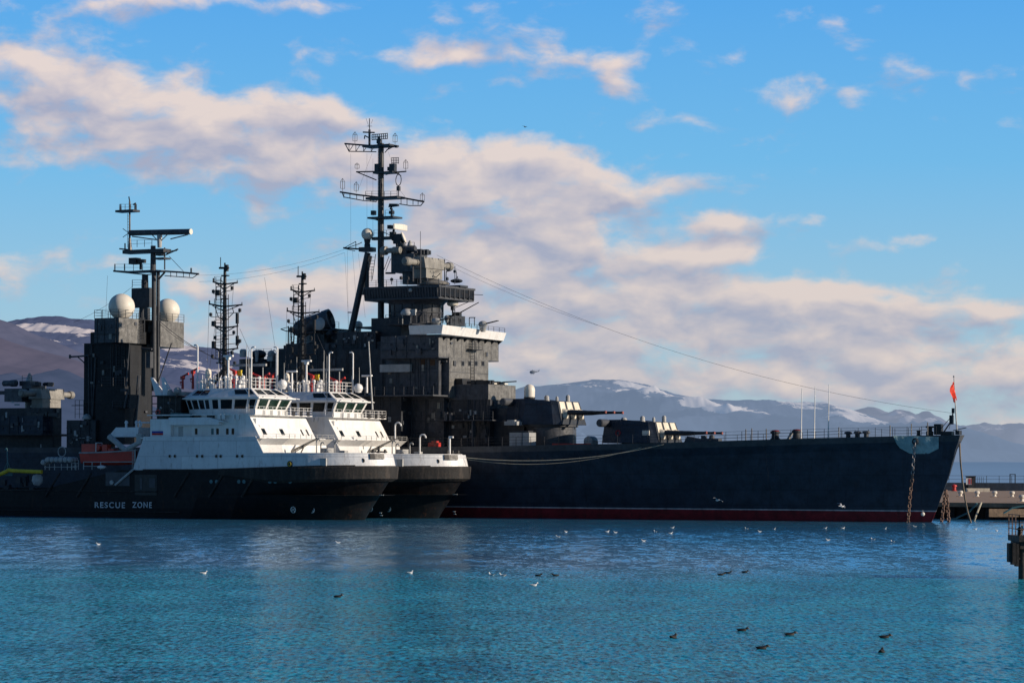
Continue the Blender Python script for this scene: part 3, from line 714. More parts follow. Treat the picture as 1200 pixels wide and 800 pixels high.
def small_ant(px, yb, yt, v=0, parent=FM):
    b, t = mq(px, yb, v), mq(px, yt, v); m = MB(); m.tube(b, t, .04, n=5); h = (t-b).length
    for fr in (.2, .75):
        c = b.lerp(t, fr)
        for a_ in range(6):
            e = c+Vector((.33*math.cos(a_*math.pi/3), .33*math.sin(a_*math.pi/3), 0)); m.tube(c, e, .022, n=4)
            if fr == .2: m.tube(e, e+Vector((0,0,h*.55)), .022, n=4)
            if fr == .75: m.tube(e, t, .018, n=4)
    P('cage_antenna', m, 'mast', parent)
small_ant(416,168,154.5); small_ant(475.5,200,187); small_ant(401.5,224,209); small_ant(417.5,226,213); small_ant(418.5,199,191); small_ant(495,237,226); small_ant(463,169,156)
m = MB()   # main yard
m.path(spar([(398.5,225),(420,228.5),(447,231.5),(470,231.5),(497,236.5)]), .12); m.path(spar([(401,226),(403,231),(425,235),(441,236.5)]), .065); m.path(spar([(468,239),(480,241),(493,241),(497,236)]), .065)
for x in (403,410,418,426,434,441): m.path(spar([(x,226+(x-400)*.12),(x,232+(x-403)*.12)]), .05)
for x in (470,477,484,490): m.path(spar([(x,232+(x-470)*.18),(x,240)]), .05)
m.box(mq(470,231).x, mq(433,231).x, -1.0, 1.0, mq(447,234).z, mq(447,231.3).z); m.rail([mq(433,231)+Vector((0,1,0)), mq(470,231)+Vector((0,1,0))], .7, 1, .03, 2)
P('main_yard', m, 'mast', FM)
m = MB(); c = mq(467,211); m.torus(c, (0.4,1,0), (0,0,1), .62, .06, 18, 5, 1.25); m.tube(mq(467,218), mq(467,231), .07); m.cbox(mq(467,221),.4,.4,.6); P('loop_antenna', m, 'mast', FM)
m = MB(); c = mq(463,195); 
for k in range(5): m.tube(mq(459+k*2,184.5), mq(459+k*2,192), .045)
for yy in (185,188,191): m.tube(mq(459,yy), mq(467.5,yy), .04)
m.cbox(mq(460.5,196.5), .8,.7,1.0); m.cbox(mq(457,198), .5,.6,.5); P('grid_antenna', m, 'mast', FM)
m = MB(); m.box(mq(466,256).x, mq(436,256).x, -1.2, 1.2, mq(450,256.5).z, mq(450,254.5).z); m.path(spar([(437,256),(446,259)]), .1); m.rail([mq(456,254)+Vector((0,1,0)), mq(466,254)+Vector((0,1,0))], .8, .8, .03, 2); m.cbox(mq(437.8,249.5), .55,.6,.6)
m.tube(mq(459,254), mq(459,244), .16); m.cbox(mq(459,249), .6,.5,.4); m.tube(mq(457,245), mq(461,240), .1); P('mast_platform', m, 'mast', FM)
m = MB(); p = mq(461.5,241); m.hexa([p+Vector((x,y,z)) for x,y,z in ((-.75,-.2,-.1),(.7,-.2,-.2),(.7,.3,-.2),(-.75,.3,-.1),(-.7,-.2,.2),(.55,-.2,.28),(.55,.3,.28),(-.7,.3,.2))]); P('radar_antenna', m, 'black', FM)
# arm with white radars
m = MB(); m.box(mq(462,280).x, mq(437,280).x, -.35, .35, mq(450,281).z, mq(450,277.5).z); m.path(spar([(446,270),(463,279)]), .04); m.rail([mq(440,277)+Vector((0,.4,0)), mq(462,277)+Vector((0,.4,0))], .8, 1, .03, 2); P('radar_arm', m, 'mast', FM)
m = MB(); p = mq(469.5,266.5, -.5); vs = []; n_ = 10
for j in range(6):
    for i in range(n_+1):
        x = -1+2*i/n_; z = -1+2*j/5
        vs.append(p+Vector((-.25+.35*(x*x), x*1.75, z*.42*(1-.12*x*x))))
m.add(vs, [(j*(n_+1)+i, j*(n_+1)+i+1, (j+1)*(n_+1)+i+1, (j+1)*(n_+1)+i) for j in range(5) for i in range(n_)])
o = P('radar_reflector', m, 'dome', FM, True, 'white curved radar reflector'); sd = o.modifiers.new('s', 'SOLIDIFY'); sd.thickness = .08
m = MB(); m.tube(p+Vector((.7,.6,-.3)), p+Vector((.5,1.2,-1.8)), .16); m.cbox(p+Vector((.9,1.1,0)), .6,.8,.5); m.cbox(p+Vector((.6,1.0,-1.0)),.7,.6,.7); P('radar_pedestal', m, 'black', FM)
m = MB(); c = cq(473,278.5,0); 
for k in range(1): m.ball((0,0,0), .85, 18, 10, 1, 1, .28)
rot = Matrix.Rotation(R(-68), 3, 'Y') @ Matrix.Rotation(R(0), 3, 'X'); rz = Matrix.Rotation(R(28),3,'Z')
m.v = [tuple(c+rz@(rot@Vector(p))) for p in m.v]; P('dish_antenna', m, 'dome', FM, True)
m = MB(); c = cq(467,280,0.3); m.cbox(c, 1.2,.9,1.3); m.cbox(c+Vector((-.3,0,-1.1)), .9,.9,1.0); m.tube(c+Vector((0,0,-1)), c+Vector((0,0,-2.6)), .3); P('radar_pedestal', m, 'dark', FM)
# dome on its own leg and the tripod legs
m = MB(); c = cq(430.5,274.5,.6); m.ball(c, .82, 20, 12); P('radome', m, 'dome', FM, True)
m = MB(); m.lathe((c.x,c.y,c.z-1.9),[(.42,0),(.42,.5),(.36,.6),(.45,1.1),(.5,1.25)],14); m.box(mq(437,290,.6).x, mq(424,290,.6).x, -.2, 1.4, mq(430,295,.6).z, mq(430,290,.6).z); m.tube(mq(430,296,.6), mq(430,352,.6), .30, n=10)
P('radome_stand', m, 'mast', FM, True)
m = MB(); m.path([mq(402.5,290.5,.6), mq(416,291.5,.6), mq(425,292,.6)], .12); m.path([mq(416,294,.6), mq(402.5,291,.6), mq(417,283,.6), mq(417,291,.6)], .05); m.path([mq(408,290,.6), mq(420,286,.6), mq(424,284,.6)], .06); P('yard', m, 'mast', FM)
m = MB(); m.tube(mq(431,296,.8), mq(409.5,398,1.4), .42, .46, 10); P('tripod_leg', m, 'mast', FM, True)
m = MB(); m.tube(mq(434,300,-.8), mq(424,345,-1.5), .28, .3, 10); P('tripod_leg', m, 'mast', FM, True)
m = MB(); m.ladder(mq(438,298)+Vector((0,.3,0)), mq(434,328)+Vector((0,.3,0)), 1.0, (1,0,0), .045); m.ladder(mq(435,312)+Vector((0,.3,0)), mq(434,330)+Vector((0,.3,0)), .7); m.path(spar([(452,318),(458,303)]), .04); m.path(spar([(450,316),(456,300)]), .04); m.tube(mq(452,320), mq(463,320), .14); m.tube(mq(407.5,366), mq(412,366), .07); P('mast_ladder', m, 'mast', FM)

# ---- rigging
def wire(name, a, b, sag=0, r=.03, n=14, parent=cruiser, mat='wire'):
    a, b = Vector(a), Vector(b); pts = [a.lerp(b, i/n)-Vector((0,0,4*sag*(i/n)*(1-i/n))) for i in range(n+1)]
    m = MB(); m.path(pts, r, 5); return m.build(name, M[mat], parent)
bowp = cq(1117, 484, 0)
wire('rigging_wire', cq(512,299,0), bowp, 3.0, .017, 24); wire('rigging_wire', cq(516,306,0), cq(700,381,0), .5, .014, 12); wire('rigging_wire', bowp, cq(1112,503,0), 0, .03, 2)
wire('rigging_wire', cq(404,292,.6), cq(230,322.5,0), .9, .014); wire('rigging_wire', cq(404,296,.6), cq(233,330,0), .9, .014)
for x0,y0,x1,y1 in ((407,293,408,385),(413,293,418,360),(411,180,411,290),(430,180,430,270),(436,180,420,222),(437,186,437,270),(404,297,409,385),(420,297,428,372),(455,178,459,190),(466,220,475,231)):
    wire('rigging_wire', cq(x0,y0,.6), cq(x1,y1,.8), 0, .012, 1)
wire('rigging_wire', cq(310,325,2), cq(322,405,2), 0, .018, 1)
wire('rigging_wire', cq(126,323,3), cq(124,367,3), 0, .018, 1); wire('rigging_wire', cq(155,336,2), cq(86,378,6), .4, .022, 6)
wire('rigging_wire', cq(188,377,4), cq(262,423,2), .6, .045, 10); wire('rigging_wire', cq(188,380,4), cq(240,412,2), .5, .03, 8); wire('rigging_wire', cq(201,402,4), cq(184,451,4), 0, .09, 1)

# ---- funnel
m = MB(); c = cq(372, 430, 0); z0 = cq(372,470,0).z; z1 = cq(372,385,0).z
def ell(cx, rx, ry, n=28): return [(cx+rx*math.cos(2*math.pi*k/n), ry*math.sin(2*math.pi*k/n)) for k in range(n)]
m.prism(ell(c.x+.4,3.4,2.3), z0, z1, ell(c.x,3.0,2.1)); FN = P('funnel', m, 'dark', smooth=True)
top0 = ell(c.x-.3,3.0,2.1); n_ = len(top0)
m = MB(); fa = cq(351,385,2.2); fb_ = fa+Vector((-.966*4.5,-.259*4.5,1.2)); d_ = (fb_-fa).normalized(); e_ = Vector((0,0,1)); e_ = (e_-d_*e_.dot(d_)).normalized(); f_2 = d_.cross(e_); vs = []
prof = [(-.6,.75),(0,1.1),(1.6,1.25),((fb_-fa).length-1.0,1.36),((fb_-fa).length-.9,1.46),((fb_-fa).length,1.44),((fb_-fa).length,1.3),((fb_-fa).length-.6,1.25)]
for (dd, rr) in prof:
    for k in range(n_): t_ = 2*math.pi*k/n_; vs.append(fa+d_*dd+e_*rr*math.cos(t_)+f_2*rr*1.2*math.sin(t_))
m.add(vs, [(j*n_+i, j*n_+(i+1)%n_, (j+1)*n_+(i+1)%n_, (j+1)*n_+i) for j in range(len(prof)-1) for i in range(n_)]+[tuple(range(n_-1,-1,-1)), tuple((len(prof)-1)*n_+i for i in range(n_))])
P('funnel_cap', m, 'tower', FN, True)
m = MB(); m.tube(fb_-d_*.5, fb_+d_*.03, 1.49, 1.5, 28, False); m.tube(fa+d_*.6-e_*1.3, fa+d_*.6-e_*2.4, 1.0, 1.3, 16); P('funnel_rim', m, 'grey', FN, True)
m = MB(); c2 = cq(393,384,1.5); m.box(c2.x-1.3,c2.x+5.5,-2.6,2.6,c2.z-.4,c2.z-.2); m.rail([(c2.x-1.3,2.6,c2.z-.2),(c2.x+5.5,2.6,c2.z-.2)],.9,1,.03); m.cbox((c2.x-.5,2,c2.z-1.2),1.2,.8,.8)
m.tube(cq(384,392,3),cq(389,389,3),.35,.45,10); P('funnel_platform', m, 'dark', FN)
m = MB(); c = cq(374.5,379.5,4.5); m.ball((0,0,0),.88,20,8,1,1,.25); rx = Matrix.Rotation(R(-82),3,'X'); m.v = [tuple(c+rx@Vector(p)) for p in m.v]; P('satellite_dish', m, 'lgrey', FN, True)
m = MB(); m.tube(c, c+Vector((.2,-1.2,-1.6)), .12); m.cbox(c+Vector((0,-1,-2.2)),.6,.6,1.6)
for px in (338,341,345,349): m.tube(cq(px,382,3.2), cq(px+random.uniform(-3,3),448,3.2), .09)
m.ladder(cq(342,384,3.4), cq(341,430,3.4), .6); m.path([cq(329,385.5,3),cq(336,388,3),cq(344,386,3)], .07); m.path([cq(329,385.5,3),cq(338,383,3)], .05)
P('funnel_pipe', m, 'black', FN)
FB, fb = wall('funnel_base', 332, 400, 425, 403, 470, 4.2, 'dark'); FB2, fb2 = wall('funnel_base', 326, 346, 352, 408, 470, 3.2, 'dark')
m = MB(); c = cq(420,381,-1); m.ball(c,.6,14,8); m.lathe((c.x,c.y,c.z-1.1),[(.35,0),(.4,.7)],12); P('radome', m, 'dome', smooth=True)
m = MB(); m.box(cq(440,383,2).x,cq(418,383,2).x,-1.5,2,cq(430,384.5,2).z,cq(430,382.5,2).z); P('catwalk', m, 'mast')
# small deck guns and platforms between funnel and tug masts
m = MB(); 
m.prism([(x,y) for x,y in ell(cq(300,425,0).x,2.4,2.2,20)], cq(300,470,0).z, cq(300,421,0).z); m.prism([(x,y) for x,y in ell(cq(333,415,0).x,1.8,1.6,20)], cq(333,470,0).z, cq(333,414,0).z)
sbox(CF, m, 240, 330, 350, 452, 524, 4.0); sbox(CF, m, 284, 326, 334, 430, 456, 3.0)
p = cq(262,452,3); m.hexa([(p.x,2.6,p.z-2),(p.x-7,2.6,p.z-2),(p.x-7,3,p.z-2),(p.x,3,p.z-2),(p.x,2.6,p.z-.6),(p.x-7,2.6,p.z+3.4),(p.x-7,3,p.z+3.4),(p.x,3,p.z-.6)])
P('midship_house', m, 'dark')
m = MB(); c = cq(303,415,1); m.ball(c,.9,12,8,1.3,1,.7); m.cbox(c+Vector((0,0,-.8)),1.2,1,1); m.tube(c+Vector((0,0,-1.2)),c+Vector((0,0,-2.5)),.5); m.rail([cq(300,421,1),cq(318,421,1)],1.0,1,.035); m.rail([cq(300,417,-1),cq(318,417,-1)],1.0,1,.03)
P('gun_mount', m, 'black')
m = MB(); c = cq(285,414,2); m.lathe((c.x,c.y,c.z-.5),[(.5,0),(.5,.9),(.3,1.1)],12); c = cq(318,415,2); m.ball(c,.55,12,8); m.cbox(c+Vector((0,0,-.6)),.9,.8,.7); P('instrument_housing', m, 'lgrey')
m = MB(); m.lathe(cq(301,412,2),[(.18,-1.4),(.28,0),(.15,.25)],8); P('signal_lamp', m, 'lgrey')

# ---- aft tower with two radomes
AT, at_ = wall('aft_tower', 98, 152, 178, 401, 520, 3.4, 'nearblack')
m = MB(); sbox(CF, m, 106, 156, 180, 388, 402, 3.6); sbox(CF, m, 112, 146, 160, 452, 520, 5.0); sbox(CF, m, 131, 152, 160, 462, 478, 6.2)
P('tower_step', m, 'nearblack', AT)
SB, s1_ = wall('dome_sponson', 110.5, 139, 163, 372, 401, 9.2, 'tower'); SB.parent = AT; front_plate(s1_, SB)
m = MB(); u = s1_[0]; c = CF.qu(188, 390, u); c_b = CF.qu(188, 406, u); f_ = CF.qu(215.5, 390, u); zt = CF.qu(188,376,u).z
m.box(u, s1_[1], f_.y, c.y, c_b.z, zt); P('dome_sponson', m, 'lit_plating', AT)  # this sponson takes the painted sunlit tone all over
m = MB(); m.box(u+2.2, s1_[1]-.4, -4, 4, s1_[4]+.6, s1_[5]-.1); m.box(u+1, s1_[1], f_.y+1.5, 8, s1_[5], s1_[5]+.08)
P('sponson_bridge', m, 'nearblack', AT)
for (px, py, r_) in ((142.5,359.5,1.85),(196.5,364,1.75)):
    v = 6.4 if px < 150 else -6.4
    c = CF.q(px, py, v); m = MB(); prof = []
    for k in range(13):
        an = -math.pi/2*.62+(math.pi/2*1.62)*k/12; prof.append((max(.02, r_*math.cos(an)), r_*math.sin(an)))
    m.lathe(c, prof, 32); D = P('radome', m, 'dome', AT, True)
    m = MB(); m.lathe((c.x,c.y,c.z-r_*1.15),[(r_*.8,0),(r_*.82,.5)],28); P('radome_base', m, 'lgrey', AT, True)
    m = MB(); z = s1_[5] if px < 150 else zt
    v0, v1 = (s1_[2], s1_[3]) if px < 150 else (f_.y, c_b.y)
    m.rail([(u,v0,z),(u,v1,z),(s1_[1],v1,z),(s1_[1],v0,z)],1.15,1.3,.035); P('railing', m, 'mast', AT)
# its twin-leg mast
m = MB(); k0 = 0.0
m.tube(cq(180.5,458,0), cq(180.5,318,0), .36, .34, 12); m.tube(cq(185.5,458,-.4), cq(185.5,318,-.4), .26, .24, 12); m.tube(cq(179.5,320,0), cq(179.5,288,0), .42, .36, 12); m.tube(cq(193,316,0), cq(193,290,0), .1)
AM = P('aft_mast', m, 'band', smooth=True)
m = MB(); sbox(CF, m, 154, 175, 178, 337, 360, 1.2); m.tube(cq(170,340,.5), cq(170,322,.5), .5, .45, 10); sbox(CF, m, 163, 167, 176, 360, 380, 1.0); m.rail([cq(155,337,1.2), cq(166,337,1.2)], 1.1, 1, .04); P('mast_cabin', m, 'dark', AM)
m = MB(); m.path([cq(133,317.5,0), cq(150,318.5,0), cq(181,317,0), cq(212,319,0), cq(233,321,0)], .13); m.path([cq(134,318,0), cq(172,322,0), cq(181,321,0)], .08)
a, b = cq(194,317,0), cq(150,317,0); m.box(a.x,b.x,-1,1,a.z-.15,a.z); m.rail([cq(135,317,.8), cq(178,317,.8)], .9, 1.4, .035, 2); m.path([cq(193,323,0), cq(226,325.5,0), cq(232,321,0)], .06); m.tube(cq(186,327,0), cq(193,319,0), .14)
for x in (200,207,215,222): m.tube(cq(x,319,0), cq(x,324.5,0), .05)
m.tube(cq(224,320,0), cq(224,314,0), .12); m.tube(cq(146,317,0), cq(146,309,0), .09); m.tube(cq(134,317,0), cq(134.5,309,0), .05); m.tube(cq(215,318,0), cq(198,300,0), .035)
P('yard', m, 'mast', AM)
m = MB(); a, b = cq(196,292,0), cq(148,293,0); m.box(a.x,b.x,-.9,.9,a.z-.45,a.z+.05); m.path([cq(140,291.5,0), cq(150,292.5,0)], .1); m.tube(cq(146.5,294,0),cq(146.5,285,0),.1); m.rail([cq(152,290,.9),cq(178,289,.9)],1.0,1,.035,2); m.path([cq(195,298,0),cq(208.5,292,0)],.12); m.path([cq(192,300,0),cq(205,294,0)],.06); m.tube(cq(199,293.5,0),cq(207,294,0),.05)
m.box(cq(196,303,0).x,cq(183,303,0).x,-.8,.8,cq(190,304,0).z,cq(190,302,0).z); m.cbox(cq(188,296,0),1.0,.8,.9); P('mast_platform', m, 'mast', AM)
m = MB(); m.tube(cq(152.5,296,0), cq(152,278,0), .35, .16, 8); m.tube(cq(152,278,0), cq(152,236,0), .13, n=8); m.tube(cq(152,236,0), cq(151,230.5,0), .09); a,b = cq(160,247,0), cq(139,247,0); m.box(a.x,b.x,-.8,.8,a.z-.15,a.z+.15); m.tube(cq(141.5,247,0),cq(141.5,239,0),.15,.08); m.tube(cq(158.5,247,0),cq(158.5,238,0),.14); m.tube(cq(156,240,0),cq(159,238,0),.1); m.rail([cq(140,246,.8),cq(160,246,.8)],.8,1,.035,2); m.path([cq(144,268,0),cq(151,273,0),cq(144,278,0)],.05); m.ladder(cq(150.5,290,.2),cq(150.5,250,.2),.3)
P('topmast', m, 'mast', AM)
m = MB(); a, b = cq(223,271.5,0), cq(152,273,0); m.tube(a, b, .40, .40, 10); RB = P('radar_antenna', m, 'tower', AM, True); m = MB(); m.tube(a+Vector((-.02,0,0)), a+Vector((-.15,0,0)), .42, n=10); P('antenna_end_cap', m, 'dome', AM)
m = MB(); m.path([cq(155,277,0), cq(184,281,0), cq(190,277,0)], .09); m.path([cq(200,280,0), cq(220,275,0)], .10); m.tube(cq(187,290,0), cq(187,275,0), .30, .38, 10); m.path([cq(178,275,0),cq(187,284,0),cq(196,275,0)], .07); P('antenna_bracket', m, 'lgrey', AM)
m = MB(); m.cbox(cq(158,306,0), 1.3,1.2,.9); m.cbox(cq(166,306,0), 1.0,.8,.5); m.tube(cq(165,307,0), cq(165,316,0), .2); P('radar_housing', m, 'black', AM)
m = MB(); m.ladder(cq(164,366,3.6),cq(164,380,3.6),.6); m.ladder(cq(167,372,4.5),cq(167,400,4.5),.7,(1,0,0),.05); m.tube(cq(166,408,4),cq(178,409,4),.16); m.box(cq(176,431,3.5).x,cq(171,431,3.5).x,2.8,3.5,cq(172,431,3.5).z,cq(172,412,3.5).z); P('tower_ladder', m, 'band', AT)
m = MB(); m.path([cq(82,418,4),cq(92,417.5,4),cq(104,416.5,4)],.13); m.tube(cq(82,420,4),cq(82,415.5,4),.16); m.path([cq(91,418,4),cq(99,425,4)],.08); m.tube(cq(148,453,6.3),cq(152,400,6.3),.12,.06); m.tube(cq(146,478,6.3),cq(150,456,6.3),.14); m.cbox(cq(146,457,6.3),1.0,.6,.35)
m.rail([cq(119,452,5.2),cq(146,452,5.2)],1.2,1.4,.035); m.rail([cq(132,478,6.3),cq(152,478,6.3)],1.0,1.2,.04); m.ladder(cq(148,430,5),cq(147,418,5),.5); m.tube(cq(104,416,3.5),cq(104,500,3.5),.1)
m.tube(cq(112,418,3.5),cq(108,500,3.5),.13); m.tube(cq(163,440,3.6),cq(158,500,3.6),.25)
P('tower_fitting', m, 'band', AT)
# ---- aft superstructure
AS, as_ = wall('aft_house', 78, 112, 135, 492, 524, 5.5, 'dark'); AS2, _ = wall('aft_house', -20, 62, 72, 477.5, 524, 5.0, 'dark'); AS3, a3 = wall('aft_house', -20, 50, 68, 487, 508, 6.5, 'hull')
m = MB(); m.box(a3[0]-1,a3[1],-7,8,a3[4]-.2,a3[4]); P('boat_deck', m, 'dark')
director(CF, 38.5, 442, .93, 2.2, False)
m = MB(); m.lathe(cq(12,449,2)+Vector((0,0,0)),[(.3,-1.2),(.5,-1.1),(.5,-.2),(.42,0),(.42,1.2),(.3,1.3)],12,'x'); m.cbox(cq(22,463,2),3.2,2.6,1.9); m.cbox(cq(5,460,2),4,1.5,.5); P('sight_tube', m, 'tower', smooth=True)
m = MB(); c = cq(102,491,4); m.ball((c.x,c.y,c.z),.72,18,8,1,1,1.05,.5); P('radome', m, 'lgrey', smooth=True)
m = MB(); m.lathe(cq(44,477,1),[(1.1,0),(1.0,.25),(.7,.4)],18); P('director_pedestal', m, 'lgrey', smooth=True)
m = MB(); c = cq(66,484,4); m.cbox(c,.7,.6,1.3); m.cbox(c+Vector((.5,0,-.9)),1.4,.6,.8); P('vent_trunk', m, 'grey')
m = MB(); m.rail([cq(88,490,4),cq(98,490,4)],2.6,.6,.035,4); m.rail([cq(38,487,5.2),cq(60,487,5.2)],1.0,1,.03); m.tube(cq(84,475,4),cq(102,475,4),.05)
for k in range(10): p = cq(36+k*3.2+random.uniform(-1,1), 486, 5); m.cbox(p, random.uniform(.3,.9), .4, random.uniform(.3,.9))
P('deck_fitting', m, 'mast')
m = MB(); 
for px, py, w, h in ((7.5,486,.3,.8),(26,502,.25,.9),(26.5,492,.08,.6),(48,523,.15,.7),(20,474,.9,.25),(15,471,.5,.2)): m.cbox(cq(px,py,6.6),w,.1,h)
P('white_fitting', m, 'lgrey')
m = MB()
for px in (88,94,98,106): c = cq(px,513,5.5); m.cbox((c.x,5.53,c.z),.45,.08,.1)
P('scuttle', m, 'lgrey', AS)
# ---- odds and ends on the dark sides (lockers, ladders, pipes, doors)
rnd = random.Random(3)
def greeble(d, n, mat='dark', parent=None, hi=.5):
    m = MB(); u0,u1,v0,v1,w0,w1 = d
    for k in range(max(2, n//2)):
        u = rnd.uniform(u0+.5,u1-.5); w = rnd.uniform(w0+.3,w1-.9); m.box(u-rnd.uniform(.08,.3),u+rnd.uniform(.08,.3),v1,v1+.12,w,w+rnd.uniform(.15,.9))
    P('wall_fitting', m, 'lgrey' if rnd.random() < .35 else 'grey', parent or cruiser)
    m = MB()
    for k in range(max(1, int((w1-w0)/2.4))):
        w = w0+1.2+k*2.4+rnd.uniform(-.2,.2)
        if w < w1-.3: m.box(u0+.3,u1-.2,v1,v1+.14,w,w+.07)
    for k in range(int((u1-u0)/1.6)):
        u = u0+.8+k*1.6+rnd.uniform(-.2,.2); w = w0+(w1-w0)*rnd.choice((.3,.62)); m.lathe((u,v1-.02,w),[(.17,0),(.17,.08),(.1,.08)],8,'y')
    P('wall_fitting', m, 'dark', parent or cruiser)
    m = MB()
    for k in range(int(n*1.3)):
        u = rnd.uniform(u0+.4,u1-.4); w = rnd.uniform(w0+.2,w1-.6); ty = rnd.random()
        if ty < .4: m.box(u-rnd.uniform(.1,.5),u+rnd.uniform(.1,.5),v1,v1+rnd.uniform(.08,.35),w,w+rnd.uniform(.2,hi+.4))
        elif ty < .7: m.tube((u,v1+.08,w0),(u,v1+.08,w1),.05,n=5)
        elif ty < .85: m.tube((u,v1+.07,w),(min(u1,u+rnd.uniform(1,4)),v1+.07,w),.05,n=5)
        else: m.ladder((u,v1+.12,w0),(u,v1+.12,w1),.4,(1,0,0),.03)
    for k in range(max(1,n//3)):
        v = rnd.uniform(v0+.4,v1-.4); w = rnd.uniform(w0+.2,w1-.5); m.box(u0-rnd.uniform(.06,.25),u0,v-.25,v+.25,w,w+rnd.uniform(.2,.7))
    P('wall_fitting', m, mat, parent or cruiser)
for d, n, mt, pr in ((d0,14,'band',BT),(d1b,16,'band',D1b),(d2,10,'band',D2),(d3,8,'tower',D3),(d3b,10,'band',D3b),(d4,12,'band',D4),(d6,20,'band',D6),(d7,16,'band',D7),(at_,14,'band',AT),(as_,10,'band',AS),(a3,12,'band',AS3),(d5,8,'band',D5),(s1_,5,'tower',AT)): greeble(d,n,mt,pr)
for d, py in ((d0,465),): 
    m = MB(); m.box(d[0]-1, d[1]+4, 3, 8.8, d[5]-.1, d[5]+.1); m.rail([(d[0]-1,8.7,d[5]+.1),(d[1]+4,8.7,d[5]+.1)],1.1,1.4,.04); P('side_platform', m, 'band')
m = MB(); a = cq(588,492,3.6); b = cq(520,492,3.6); m.box(a.x,b.x,3.4,6.0,a.z-.12,a.z); m.rail([(a.x,5.9,a.z),(b.x,5.9,a.z)],1.1,1.3,.035); m.box(a.x+3,a.x+3.2,5.2,5.9,deckw(a.x),a.z)
c = cq(523,488,6.2); m.cbox(c,.4,.3,1.1); m.cbox(c+Vector((-.7,0,0)),.35,.3,1.0); P('side_platform', m, 'band')
m = MB(); a = cq(480,429,6.6); b = cq(445,429,6.6); m.box(a.x,b.x,6.0,6.6,cq(480,435.5,6.6).z,cq(480,426.5,6.6).z); P('name_board', m, 'lgrey', label='long pale board on the shaded side')
m = MB()
for k in range(24):
    px = rnd.uniform(522,600); c = CF.qu(px, 449, d1[0]+rnd.uniform(.2,3)); m.cbox((c.x, max(-3.4,min(3.4,c.y)), d1[5]+.25), rnd.uniform(.3,1.3), rnd.uniform(.2,.6), rnd.uniform(.25,.7))
c = cq(527,445,3.4); m.box(c.x-2.0,c.x+1.0,1.5,3.5,d1[5],d1[5]+.8); m.tube((d1[0]+.5,-1,d1[5]+.4),(d1[0]-1.4,-1.4,d1[5]+.5),.08)
P('roof_fitting', m, 'black', D1)
m = MB()
for px in (558,568,578,592): c = cq(px,448,1); m.cbox((d1[0]+.6+ (600-px)*.04, 3-(px-556)*.14, d1[5]+.2),.8,.9,.16)
P('canvas_roll', m, 'cream', D1)
m = MB()
for px, py in ((436,399),(419,395),(409,396),(428,393)): c = cq(px,py,5.1 if px<440 else 6); m.ball(c,.09,8,5)
P('deck_lamp', m, 'dome')
for a, b in (((565,482),(536,482)),): pass

# =================================================================== RESCUE TUGS
TF = Frame(-14.55, 341.5)
tq = TF.q
tug = tag(empty('rescue_tug', (TF.bx, TF.by, 0), R(150)), 'nearer white and black rescue tug with RESCUE ZONE lettered on its black hull', 'tug')
def T(name, mb, mat, parent=tug, smooth=False, label=None): return P(name, mb, mat, parent, smooth, label)
bowtop = lerpf([(0,6.55),(6,6.45),(14,6.2),(22,5.95),(60,5.8),(75,5.8)])
u50 = tq(49,552,7.2).x; u157 = tq(156,551,7.2).x; u168 = tq(168,512,7.2).x; u300 = tq(300,512,7.2).x; u309 = tq(309,531,7.2).x
w512 = tq(230,512,7.2).z; w531 = tq(390,531,7.2).z
tst = sorted([0,.02,.07,.15,.28,.45,.7,1,1.4,1.8,2.3,2.8,3.4,4,4.7,5.5,6.4,7.5,8.7,10,11.5,13,16,u309,u300,22,28,35,u168,u157,48,u50,u50+.05,60,70,78])
htop = lambda u: bowtop(u) if u <= u50+.02 else 3.4
BM_ = 7.2
tl = [dict(w=-1.5, off=5.2, L=24, p=1.3, beam=BM_-.3, ell=1), dict(w=0, off=4.0, L=23, p=1.35, beam=BM_-.1, ell=1), dict(w=1.2, off=3.2, L=22, p=1.45, beam=BM_, ell=1), dict(w=2.6, off=2.2, L=19, p=1.6, beam=BM_, ell=1),
      dict(w=lambda u: min(htop(u), 4.6), off=.9, L=15, p=1.8, beam=BM_, ell=1), dict(w=lambda u: min(htop(u), 5.2), off=.35, L=13.5, p=1.9, beam=BM_, ell=1), dict(w=htop, off=.1, L=13, p=2.0, beam=BM_, ell=1)]
tg = hull_grid(tst, tl, 120)
m = MB(); loft(m, tg, 0, 6); TH = T('hull', m, 'blackh', smooth=True)
m = MB(); deck(m, [(u, h, min(w, 3.0)) for u,h,w in tg[6]], 0, .02); T('working_deck', m, 'dark')
# bow fender band
def tedge(u, lv=6, out=0):
    row = tg[lv]
    for a, b in zip(row, row[1:]):
        if a[0]-1e-6 <= u <= b[0]+1e-6 and b[0] > a[0]:
            t = (u-a[0])/(b[0]-a[0]); return Vector((u, a[1]+(b[1]-a[1])*t+out, a[2]+(b[2]-a[2])*t))
    return Vector((row[0][0], row[0][1], row[0][2]))
m = MB()
us = [0.1,.12,.17,.25,.38,.6,.85,1.1,1.5,1.9,2.4,2.9,3.5,4.1,4.8,5.5,6.5,7.5,8.7,10,11.5,13,16,20]
for sg in (1,-1):
    for a, b in zip(us, us[1:]):
        q = []
        for u in (a, b):
            p = tedge(u); k = max(0, min(1, (22-u)/10)); o_ = .28
            hgt = .4+1.15*k
            du = -.30*max(0,1-u/6)
            q.append([Vector((p.x, p.y, p.z-.02)), Vector((p.x+du, p.y+o_*.8, p.z-.02)), Vector((p.x+du-.03, p.y+o_, p.z-.2)), Vector((p.x+du+.1, p.y+o_*.8, p.z-hgt)), Vector((p.x+.45, p.y-.15, p.z-hgt-.35))])
        for j in range(4):
            vs = [q[0][j], q[1][j], q[1][j+1], q[0][j+1]]; m.add([(v.x, sg*v.y, v.z) for v in vs], [(0,1,2,3)])
